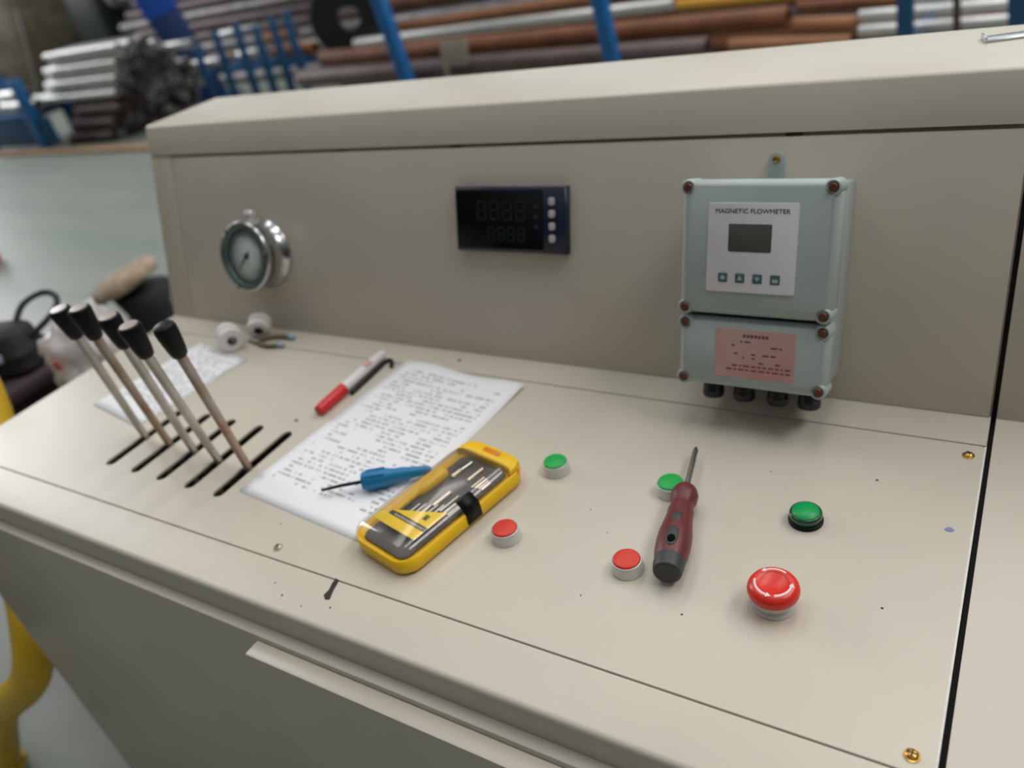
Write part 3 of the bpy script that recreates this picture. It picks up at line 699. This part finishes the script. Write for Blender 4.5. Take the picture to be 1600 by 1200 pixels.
for k in range(6):
    bm = new(); a = k * PI / 3; box(bm, (.0102, -.0012, .004), (.0122, .0012, .026), .0006, mt @ Matrix.Rotation(a, 4, 'Z')); obj('grip_rib', bm, BLUEP, h)
bm = new(); tube(bm, [b_f * 0, (b_tip - b_f) * .55 + Vector((0, 0, .0006)), b_tip - b_f], [.0022, .0020, .0018], 10); obj('shank', bm, BLACK, t)

# ------------------------------------------------------------------ marker, hex key, tapes, snips
t = thing('marker_pen', 'white marker pen with red cap beside the printed sheet', 'pen', (-.1250, .1830, .0083))
mt = along((0, 0, 0), (-.0030, .148, 0))
bm = new(); lathe(bm, [(0, 0), (.0068, 0), (.0078, .002), (.0083, .050), (.0083, .0535), (.0070, .0540)], mt, 22); obj('cap', bm, REDCAP, t, label='red cap')
bm = new(); lathe(bm, [(.0074, .0535), (.0076, .056), (.0076, .138), (.0060, .145), (.0040, .148), (0, .148)], mt, 22); obj('barrel', bm, WHITE, t)
bm = new(); prism_z(bm, [(-.0050, .100), (.0050, .100), (.0050, .114), (-.0050, .114)], .0068, .0078); obj('barrel_print', bm, mat('pink_print', srgb(226, 170, 176), .5), t)
bm = new(); tube(bm, spline([(-.1130, .2350, .0032), (-.1145, .2750, .0032), (-.1165, .3120, .0032), (-.1145, .3210, .0032), (-.1070, .3200, .0032), (-.0985, .3080, .0036)], 5), .0030, 8)
o = obj('hex_key', bm, mat('black_oxide', srgb(44, 44, 46), .4, .6)); tag(o, 'black bent hex key lying against the red-capped marker', 'hex key')
def tape(loc, ax, lab, r, h):
    t = thing('tape_roll', lab, 'tape roll', loc, group='white tape rolls')
    mt = along(Vector(ax) * (-h / 2), Vector(ax) * (h / 2))
    bm = new(); lathe(bm, [(.0078, 0), (r - .002, 0), (r, .0015), (r, h * .42), (r - .0025, h * .46), (r - .0025, h * .54), (r, h * .58), (r, h - .0015), (r - .002, h), (.0078, h), (.0078, 0)], mt, 28, closed_ends=False); obj('spool', bm, PTFE, t)
    bm = new(); lathe(bm, [(.0079, .001), (.0060, .002), (.0060, h - .002), (.0079, h - .001)], mt, 20, closed_ends=False); obj('core', bm, DKGREY, t)
tape((-.4220, .3010, .0205), Vector((.75, -.45, -.05)).normalized(), 'white tape roll nearest the small sheet', .0195, .034)
tape((-.3955, .3420, .0200), Vector((.50, -.75, -.22)).normalized(), 'white tape roll against the panel foot under the gauge', .0185, .026)
t = thing('wire_snips', 'small wire snips with pale blue ends beside the tape rolls', 'pliers', (-.392, .322, .0045))
for s_, lab in ((1, None), (-1, None)):
    pts = spline([(-.012, -.002 * s_, 0), (.002, .001 * s_, 0), (.020, .011 * s_ + .004, 0), (.040, .015 * s_ + .007, 0), (.055, .013 * s_ + .010, 0)], 4)
    bm = new(); tube(bm, pts, [.0024 + .0014 * min(1, k / 10) for k in range(len(pts))], 8); obj('handle', bm, mat('olive_grip', srgb(122, 112, 82), .5), t)
    bm = new(); tube(bm, [pts[-1], pts[-1] + Vector((.010, .001 - .001 * s_, 0))], .0040, 8); obj('handle_end', bm, mat('pale_blue_grip', srgb(158, 188, 206), .4), t, label='pale blue handle end')
bm = new(); lathe(bm, [(.0062, -.003), (.0062, .003), (.004, .0042), (0, .0042)], None, 12); obj('pivot', bm, STEEL, t)
# flat silver bracket on the hood
zt = v1 * CL
bm = new(); box(bm, (-.020, -.012, .0002), (.060, .010, .0022), .0005); box(bm, (-.0205, -.012, .0002), (-.0185, .010, .0055), .0004); o = obj('metal_bracket', bm, mat('bright_zinc', srgb(216, 218, 220), .25, .8)); o.location = (.595, .5840, zt); o.rotation_euler = (0, 0, .25); tag(o, 'flat silver metal bracket lying on top of the hood', 'bracket')

# ------------------------------------------------------------------ things at the left of the desk
t = thing('bench', 'low black bench with plum padded top left of the desk', 'bench', (-1.39, .265, FLOOR))
bm = new(); box(bm, (-.34, -.075, .10), (.33, .075, .671), .01); obj('body', bm, BLKCLOTH, t)
bm = new(); box(bm, (-.36, -.085, .672), (.35, .085, .705), .014); obj('pad', bm, PLUM, t, label='plum padded top')
for sx in (-1, 1):
    for sy in (-1, 1):
        bm = new(); box(bm, (sx * .31 - .02, sy * .06 - .015, 0), (sx * .31 + .02, sy * .06 + .015, .12), .003); obj('leg', bm, BLACK, t)
BT = FLOOR + .706
def lump(w, d, h, seed, k=.10, n=14, top=.55, cuts=1):
    bm = new(); rng = random.Random(seed); loops = []
    for j in range(9):
        v = j / 8; r = 1.0 if v < .5 else 1 - (v - .5) * 2 * (1 - top)
        if v == 0: r = .93
        loops.append([(w * r * (abs(math.cos(a)) ** .6) * (1 if math.cos(a) > 0 else -1) * (1 + rng.uniform(-k, k)), d * r * (abs(math.sin(a)) ** .6) * (1 if math.sin(a) > 0 else -1) * (1 + rng.uniform(-k, k)), h * v + (rng.uniform(-k, k) * h * .5 if v > .3 else 0)) for a in [2 * PI * q / n for q in range(n)]])
    loft(bm, loops); bmesh.ops.subdivide_edges(bm, edges=bm.edges, cuts=cuts, smooth=.6); return bm
t = thing('tool_bag', 'black tool bag with loop handle standing on the bench', 'bag', (-1.160, .270, BT), (0, 0, .30))
obj('body', lump(.095, .060, .085, 3, .04, 16, .8), BLKCLOTH, t, ang=80)
bm = new(); tube(bm, spline([(.030, .03, .075), (.030, .075, .105), (.052, .115, .112), (.100, .100, .108), (.118, .065, .092), (.095, .02, .070), (.070, .0, .060)], 6), .0065, 8); obj('loop_handle', bm, BLKCLOTH, t, label='black loop handle')
bm = new(); box(bm, (.030, -.069, .040), (.062, -.052, .062), .006); obj('highlight_strip', bm, mat('pale_blue_highlight', srgb(170, 178, 200), .2, .4), t, label='pale strip painted as a silvery highlight')  # silvery highlight on the bag, added as a pale strip
t = thing('crate', 'black crate half hidden under the plastic bag beside the desk', 'crate', (-.862, .345, FLOOR))
bm = new(); box(bm, (-.105, -.125, .0), (.105, .125, .640), .008); obj('body', bm, BLACK, t)
bm = new(); box(bm, (-.110, -.130, .641), (.110, .130, .656), .004); obj('rim', bm, BLACK, t)
CT = FLOOR + .657
t = thing('plastic_bag', 'crumpled clear plastic bag with a red mark beside the desk edge', 'bag', (-.905, .325, CT), (0, 0, .2))
def crumple(w, d, h, seed, amp):
    bm = new(); bmesh.ops.create_icosphere(bm, subdivisions=4, radius=1.0)
    from mathutils import noise
    for v in bm.verts:
        n = v.co.normalized()
        f = 1 + amp * noise.noise(n * 2.6 + Vector((seed, 0, 0))) + amp * .6 * abs(noise.noise(n * 6.0 + Vector((0, seed, 0))))
        v.co = Vector((n.x * w * f, n.y * d * f, max(0.0, (n.z * f * .62 + .5)) * h))
    return bm
obj('film', crumple(.078, .085, .150, 4.2, .38), FILM, t, ang=85)
obj('contents', crumple(.045, .050, .075, 9.1, .3), mat('white_filling', srgb(226, 218, 218), .7), t, ang=85)
bm = new(); box(bm, (-.002, -.093, .098), (.011, -.087, .118), .002); obj('red_mark', bm, mat('faded_red_print', srgb(190, 96, 98), .5), t, label='small red print')
# round stool behind
t = thing('stool', 'round stool with tilted beige cloth top on black body', 'stool', (-2.02, 1.10, FLOOR))
bm = new(); lathe(bm, [(.13, 0), (.14, .02), (.10, .06), (.080, .12), (.080, .33), (.105, .405), (0, .405)], None, 28); obj('body', bm, BLKCLOTH, t)
bm = new(); lathe(bm, [(0, 0), (.125, 0), (.138, .012), (.135, .030), (.118, .046), (.07, .056), (0, .060)], Matrix.Translation((-.025, -.03, .425)) @ Euler((math.radians(8), math.radians(-16), 0)).to_matrix().to_4x4(), 32)
rng = random.Random(2)
for v in bm.verts: v.co += Vector((rng.uniform(-1, 1), rng.uniform(-1, 1), rng.uniform(-1, 1))) * .004
obj('seat', bm, BEIGE, t, ang=80, label='beige cloth seat')
# yellow rail pipe and drum
t = thing('yellow_rail', 'thick yellow bent rail pipe by the left end of the desk', 'rail', (-1.06, -.20, FLOOR))
pp = [(-1.005, .155, .10), (-.965, .125, -.10), (-.86, .015, -.26), (-.775, -.075, -.40), (-.80, -.12, -.50), (-.945, -.165, -.62), (-1.06, -.20, -.812)]
bm = new(); tube(bm, [Vector(p) - Vector((-1.06, -.20, FLOOR)) for p in spline(pp, 6)], .034, 18); obj('pipe', bm, YPIPE, t)
bm = new(); cyl(bm, (0, 0, 0), (0, 0, .012), .044, .042, 20); obj('foot_plate', bm, YPIPE, t)
t = thing('drum', 'dark maroon drum on the floor behind the yellow rail', 'drum', (-1.62, -.22, FLOOR))
bm = new(); lathe(bm, [(.16, 0), (.17, .01), (.165, .03), (.165, .17), (.172, .18), (.165, .19), (.165, .34), (.17, .36), (.155, .365), (0, .36)], None, 28); obj('shell', bm, MAROON, t)
bm = new(); lathe(bm, [(.03, .36), (.03, .375), (.02, .38), (0, .38)], Matrix.Translation((.08, 0, 0)), 12); obj('bung', bm, BLACK, t)
t = thing('paint_can', 'small red can alone on the open floor at the frame edge', 'can', (-4.83, 1.86, FLOOR))
bm = new(); lathe(bm, [(.055, 0), (.058, .004), (.058, .13), (.055, .135), (0, .132)], None, 18); obj('shell', bm, REDCAN, t)
bm = new(); lathe(bm, [(.050, .131), (.052, .140), (.045, .142), (0, .142)], None, 18); obj('can_lid', bm, STEEL, t)

# ------------------------------------------------------------------ pipe racks behind
def pipe(lab, a, b, r, m, name='steel_pipe', grp=None, wall=.16, seg=20):
    """one hollow pipe with open bores"""
    a, b = Vector(a), Vector(b); mt, L = axis_mtx((0, 0, 0), b - a)
    t = thing(name, lab, 'pipe', a, group=grp)
    bm = new(); ri = r * (1 - wall)
    lathe(bm, [(ri, .10), (ri, 0), (r * .97, 0), (r, r * .05), (r, L - r * .05), (r * .97, L), (ri, L), (ri, L - .10)], mt, seg, closed_ends=False); obj('wall', bm, m, t)
    bm = new(); lathe(bm, [(ri, .05), (0, .05)], mt, seg); obj('bore', bm, BORE, t)
    bm = new(); lathe(bm, [(ri, L - .05), (0, L - .05)], mt, seg); obj('bore', bm, BORE, t)
    return t
pipe('long rusty brown pipe across the rack behind the hood', (-4.031, 4.40, -.312), (-.589, 4.40, -.370), .062, RUST)
pipe('dark grey pipe lying lowest in the rack, below the long rusty pipe', (-4.113, 4.20, -.392), (-.980, 4.20, -.450), .063, DKPIPE)
pipe('long silver pipe above the rusty pipe', (-4.076, 4.85, -.296), (-1.408, 4.85, -.303), .034, SILPIPE)
pipe('pipe with yellow painted end, in line with the long silver pipe', (-1.388, 4.85, -.317), (-.573, 4.85, -.336), .031, mat('yellow_pipe_end', srgb(206, 150, 40), .5))
pipe('slim pale rusty pipe behind the long silver pipe', (-3.743, 5.05, -.252), (-2.056, 5.05, -.236), .038, RUST2)
pipe('short thick rusty pipe left of the silver pipes, upper one', (-.575, 4.42, -.425), (-.237, 4.42, -.446), .048, RUST2)
pipe('lowest short rusty pipe, just above the hood left of the silver pipes', (-.862, 4.22, -.452), (-.238, 4.22, -.490), .038, RUST2)
pipe('dark rusty pipe with its end behind the third blue post', (-.587, 4.58, -.360), (-.065, 4.58, -.380), .034, RUST)
pipe('bright silver pipe at right, upper of the front two', (-.231, 4.40, -.404), (.954, 4.40, -.430), .031, SILPIPE)
pipe('bright silver pipe at right, lower of the front two', (-.203, 4.25, -.446), (.960, 4.25, -.470), .028, SILPIPE)
pipe('bright silver pipe at right, rearmost and highest', (.00, 4.60, -.385), (.98, 4.60, -.405), .031, SILPIPE)
ARM = mat('rack_arm_paint', srgb(20, 80, 132), .5)
def post(lab, p, q, w, m, arms=(), base=True, name='rack_post', d=None, grp='blue rack posts', ext=.45):
    """leaning rack post through two points, from the floor up, with arms that reach back under the pipes"""
    p, q = Vector(p), Vector(q); dr = (p - q).normalized(); f = q - dr * ((q.z - FLOOR) / dr.z); topp = p + dr * ext
    t = thing(name, lab, 'post', f, group=grp)
    mt, L = axis_mtx((0, 0, 0), topp - f)
    dd = (d or w) / 2
    bm = new(); box(bm, (-w / 2, -dd, 0.0), (w / 2, dd, L), .004, mt @ Matrix.Rotation(0, 4, 'Z')); obj('upright', bm, m, t)
    if base:
        bm = new(); box(bm, (-w, -w, 0), (w, w, .012), .002); obj('base_plate', bm, m, t)
    for z, ln in arms:
        u = (z - f.z) / dr.z; c = dr * u
        bm = new(); box(bm, (c.x - .025, c.y, c.z - .04), (c.x + .025, c.y + ln, c.z), .003); obj('arm', bm, ARM, t)
    return t
post('blue rack post leaning in front of the left half of the long rusty pipe', (-3.062, 4.05, .067), (-3.001, 4.05, -.425), .080, BLUESTEEL, ((-.475, 1.2),))
post('blue rack post in front of the middle of the long rusty pipe', (-1.520, 4.05, -.108), (-1.489, 4.05, -.438), .078, BLUESTEEL, ((-.505, 1.2),))
post('blue rack post in front of the left ends of the bright silver pipes', (.035, 4.05, -.284), (.042, 4.05, -.426), .070, BLUEDK, ((-.53, 1.2),))
post('blue rack post farthest right, at the frame edge', (.500, 4.05, -.336), (.512, 4.05, -.438), .096, BLUEDK, ((-.53, 1.2),))
post('slim dark post between the two right-hand blue posts', (.248, 4.05, -.308), (.258, 4.05, -.433), .030, mat('dark_brown_paint', srgb(70, 56, 52), .6), grp=None)
# sign plate on a thin stand
t = thing('sign_stand', 'small blank grey plate on a thin stand before the rusty pipe', 'sign', (-2.626, 4.0, FLOOR))
bm = new(); cyl(bm, (0, 0, 0), (0, 0, .46), .016, .016, 10); obj('stand', bm, mat('sign_stem', srgb(126, 112, 98), .6), t)
bm = new(); box(bm, (-.10, -.01, .44), (.10, .012, .60), .004, Matrix.Rotation(math.radians(-14), 4, 'X')); obj('plate', bm, mat('sign_grey', srgb(138, 130, 118), .6), t)
bm = new(); box(bm, (-.09, -.09, 0), (.09, .09, .012), .002); obj('foot', bm, DKGREY, t)
# second rack farther back, slim posts with pipe ends
ordn = ['leftmost', 'second from left', 'third from left', 'fourth from left', 'fifth from left', 'rightmost']
for k, x in enumerate((-6.149, -5.832, -5.535, -5.296, -5.072, -4.884)):
    post('%s of the six slim blue posts behind the hood\'s left end' % ordn[k], (x, 5.0, -.13 + .01 * k), (x - .02, 5.0, -.58), .056, BLUEDK, ((-.412, .55),), grp='slim blue posts', ext=.02 + .03 * (k % 3))
k = 0
short_lab = ['short silver pipe end at the left of the slim blue posts, lower', 'short silver pipe between the first two slim blue posts, lower', 'rusty short pipe behind the middle slim blue posts', 'rusty short pipe behind the right slim blue posts', 'pale short pipe at the foot of the right slim blue posts', 'silver pipe lying highest behind the slim blue posts', 'short silver pipe right of the big stack, upper']
for lab, a, b, r, m in ((short_lab[0], (-6.45, 5.15, -.36), (-5.95, 5.15, -.36), .05, SILPIPE), (short_lab[1], (-5.95, 5.3, -.345), (-5.60, 5.3, -.345), .045, SILPIPE),
                        (short_lab[2], (-5.75, 5.42, -.25), (-5.25, 5.42, -.25), .05, RUST2), (short_lab[3], (-5.30, 5.15, -.34), (-4.80, 5.15, -.34), .055, RUST2), (short_lab[4], (-5.2, 5.32, -.345), (-4.7, 5.32, -.345), .045, SILPIPE),
                        (short_lab[5], (-5.843, 5.075, -.116), (-5.33, 5.075, -.104), .029, SILPIPE), (short_lab[6], (-6.30, 4.75, -.115), (-5.85, 4.75, -.115), .04, SILPIPE)):
    pipe(lab, a, b, r, m, seg=14)
# big steel ring
t = thing('steel_ring', 'dark round steel flange with bright edge standing behind the rack', 'flange', (-4.18, 4.98, -.46))
mt = Matrix.Translation((0, 0, .34)) @ Euler((math.radians(90), 0, math.radians(35))).to_matrix().to_4x4()
bm = new(); lathe(bm, [(.09, -.05), (.30, -.05), (.31, -.04), (.31, .04), (.30, .05), (.09, .05), (.09, -.05)], mt, 40, closed_ends=False); obj('disc', bm, mat('dark_flange', srgb(48, 50, 54), .35, .6), t)
bm = new(); lathe(bm, [(.308, -.03), (.318, -.025), (.318, .025), (.308, .03)], mt, 40, closed_ends=False); obj('rim_band', bm, CHROME, t, label='bright rim')
bm = new(); box(bm, (-.20, -.12, -.36), (.20, .12, .035), .01); obj('cradle', bm, MACHINE, t)
# long dark pipes farther back
for r_, lab in enumerate(('lowest', 'second lowest', 'third lowest', 'fourth lowest', 'fifth lowest', 'fifth highest', 'fourth highest', 'third highest', 'second highest', 'highest')):
    pipe('%s of the long dark pipes far behind the big stack' % lab, (-9.6 + .15 * (r_ % 3), 6.45 + .05 * r_, -.76 + .115 * r_), (-4.8 - .2 * (r_ % 2), 6.45 + .05 * r_, -.76 + .115 * r_), .056, DKPIPE if r_ % 3 else BLKPIPE, grp='long dark pipes', seg=14)
for x, lab in ((-9.0, 'left'), (-5.6, 'right')):
    t = thing('pipe_cradle', 'dark cradle under the %s end of the long dark pipes' % lab, 'cradle', (x, 6.75, FLOOR))
    bm = new(); box(bm, (-.06, -.40, 0), (.06, .35, .004), .001); obj('foot', bm, MACHINE, t)
    bm = new(); box(bm, (-.05, .36, 0), (.05, .44, 1.2), .01); obj('upright', bm, MACHINE, t)
for r_, (lab, m, x0, x1) in enumerate((('rusty', RUST, -4.6, 2.2), ('dark', DKPIPE, -4.4, 2.4), ('pale rusty', RUST2, -4.5, 2.3), ('black', BLKPIPE, -4.3, 2.1), ('brown', RUST, -4.4, 2.4))):
    pipe('%s pipe in the far rear row, %s from the floor' % (lab, ('first', 'second', 'third', 'fourth', 'fifth')[r_]), (x0, 5.7, FLOOR + .075 + .15 * r_), (x1, 5.7, FLOOR + .075 + .15 * r_), .074, m, grp=None, seg=14)

# ------------------------------------------------------------------ big stack of pipes at the left
rng = random.Random(4)
def stack_proto(r, L, m):
    bm = new(); ri = r * .72
    lathe(bm, [(ri, L - .06), (ri, L), (r * .96, L), (r, L - r * .05), (r, 0), (ri, 0)], Matrix.Rotation(PI / 2, 4, 'Y'), 14, closed_ends=False)
    lathe(bm, [(ri, L - .03), (0, L - .03)], Matrix.Rotation(PI / 2, 4, 'Y'), 14)
    for f in bm.faces: f.smooth = True
    for e in bm.edges:
        if len(e.link_faces) == 2 and e.calc_face_angle(0) > .6: e.smooth = False
    me = bpy.data.meshes.new('stacked_pipe'); bm.to_mesh(me); bm.free(); me.materials.append(m); me.materials.append(BORE)
    n = len(me.polygons)
    for p in list(me.polygons)[-14:]: p.material_index = 1
    return me
R0 = .036
LT, LB = 1.15, .72
protos = {(k, L): stack_proto(R0 * .98, L, m) for k, m in (('s', SILPIPE), ('d', BLKPIPE), ('k', DKPIPE)) for L in (LT, LB)}
dz = R0 * 2 * .87; rows = 13
tone = {'s': 'bright silver', 'd': 'dark steel', 'k': 'brownish'}
grp_ = {'s': 'silver pipes in the big stack', 'd': 'dark pipes in the big stack', 'k': 'brown pipes in the big stack'}
ordr = ['bottom', 'second', 'third', 'fourth', 'fifth', 'sixth', 'seventh', 'eighth', 'ninth', 'tenth', 'eleventh', 'twelfth', 'top']
z0 = FLOOR + .035
for j in range(rows):
    z = z0 + R0 + j * dz
    ncol = 15 if j < 6 else int(15 - (j - 5) * 1.35)
    for i in range(ncol):
        y = 4.32 + i * R0 * 2 + (j % 2) * R0
        xe = -6.20 + (z - .06) * .85 + rng.uniform(-.06, .06)
        if j >= 8: k = 's' if i < 2 or rng.random() < .12 else 'd'
        else: k = 's' if rng.random() < .20 else ('k' if rng.random() < .4 else 'd')
        if j in (6, 7) and i == 0: k = 's'
        if j < 6 and i == 0: k = 'k'
        L = LT if j >= 6 else LB
        o = bpy.data.objects.new('stacked_pipe', protos[(k, L)]); COL.objects.link(o)
        o.location = (xe - L, y, z)
        lab = '%s pipe seen side-on at the front of the big stack, %s row' % (tone[k], ordr[j]) if i == 0 else '%s pipe seen end-on in the big stack left of the hood' % tone[k]
        tag(o, lab, 'pipe', grp_[k])
t = thing('stack_bearer', 'dark timber bearer under the big pipe stack', 'bearer', (-7.6, 4.85, FLOOR))
bm = new(); box(bm, (-.06, -.58, 0), (.06, .62, .034), .004); obj('beam', bm, MACHINE, t)

# blue cradle rack with white pipes, left of the stack
t = thing('blue_rack', 'blue steel cradle rack at far left holding white pipes', 'rack', (-8.32, 4.35, FLOOR))
def fl(b_, lo, hi): return box(b_, lo, hi, .006)
for x, y in ((-.62, -.18), (.42, -.18), (-.62, .22), (.42, .22)):
    bm = new(); fl(bm, (x - .06, y - .04, 0), (x + .06, y + .04, .70)); obj('post', bm, BLUESTEEL, t)
bm = new(); fl(bm, (-.80, -.20, .05), (.66, -.14, .32)); obj('skirt_panel', bm, BLUEDK, t)
for y in (-.17, .21):
    bm = new(); fl(bm, (-.70, y - .03, .30), (.50, y + .03, .36)); obj('beam', bm, BLUESTEEL, t)
for x in (-.5, 0.0, .35):
    bm = new(); fl(bm, (x - .03, -.14, .30), (x + .03, .18, .355)); obj('cross_bar', bm, BLUEDK, t)
wl_ = ['front white pipe on the far-left blue rack', 'second white pipe on the far-left blue rack', 'third white pipe on the far-left blue rack', 'white pipe lying on top of the others on the far-left blue rack']
for lab, y, z, x0, x1 in ((wl_[0], 4.30, FLOOR + .415, -8.55, -7.90), (wl_[1], 4.41, FLOOR + .415, -8.75, -7.80), (wl_[2], 4.51, FLOOR + .415, -8.50, -7.95), (wl_[3], 4.355, FLOOR + .514, -8.62, -8.10)):
    pipe(lab, (x0, y, z), (x1, y, z), .053, SILPIPE, seg=14)
# wide blue column, dark machine and tarpaulin heap beyond
t = thing('blue_column', 'wide blue leaning column behind the big pipe stack', 'column', (-7.10, 5.75, FLOOR))
mt, L = axis_mtx((0, 0, 0), (-.28, -.30, 2.0))
bm = new(); box(bm, (-.16, -.16, 0), (.16, .16, .92), .015, mt); obj('lower_section', bm, mat('dark_blue_paint', srgb(20, 50, 100), .5), t, label='darker blue lower section')
bm = new(); box(bm, (-.165, -.165, .921), (.165, .165, L), .015, mt); obj('upper_section', bm, mat('bright_blue_paint', srgb(28, 84, 180), .5), t)
bm = new(); box(bm, (-.24, -.24, 0), (.24, .24, .02), .004); obj('base_plate', bm, BLUEDK, t)
t = thing('machine_tool', 'dark bulky lathe-like machine behind the pipe stack, far left', 'machine', (-10.4, 7.6, FLOOR))
bm = new(); box(bm, (-1.0, -.4, 0), (1.1, .4, .55), .03); obj('bed', bm, MACHINE, t)
bm = new(); box(bm, (-.95, -.38, .552), (-.25, .38, 1.55), .05); obj('headstock', bm, MACHINE, t)
bm = new(); cyl(bm, (-.25, -.05, 1.1), (-.05, -.05, 1.1), .22, .20, 24, .02); obj('chuck', bm, STEEL, t)
bm = new(); box(bm, (.45, -.35, .552), (1.05, .35, 1.35), .04); obj('tailstock', bm, MACHINE, t)
bm = new(); lathe(bm, [(.13, -.015), (.155, -.01), (.155, .01), (.13, .015), (.13, -.015)], Matrix.Translation((.75, -.40, 1.05)) @ Matrix.Rotation(PI / 2, 4, 'X'), 24, closed_ends=False); obj('handwheel', bm, STEEL, t)
t = thing('tarpaulin_heap', 'olive grey tarpaulin covered heap in the top left corner', 'heap', (-13.3, 7.7, FLOOR))
obj('tarpaulin', lump(1.25, .9, 1.75, 21, .06, 16, .75), HEAP, t, ang=80)
bm = new(); tube(bm, spline([(1.0, -.92, .05), (1.05, -.72, .9), (.80, -.50, 1.45)], 6), .03, 8); obj('strap', bm, mat('grey_strap', srgb(120, 116, 108), .6), t)
for o in bpy.data.objects:
    if o.type == 'MESH':
        pass
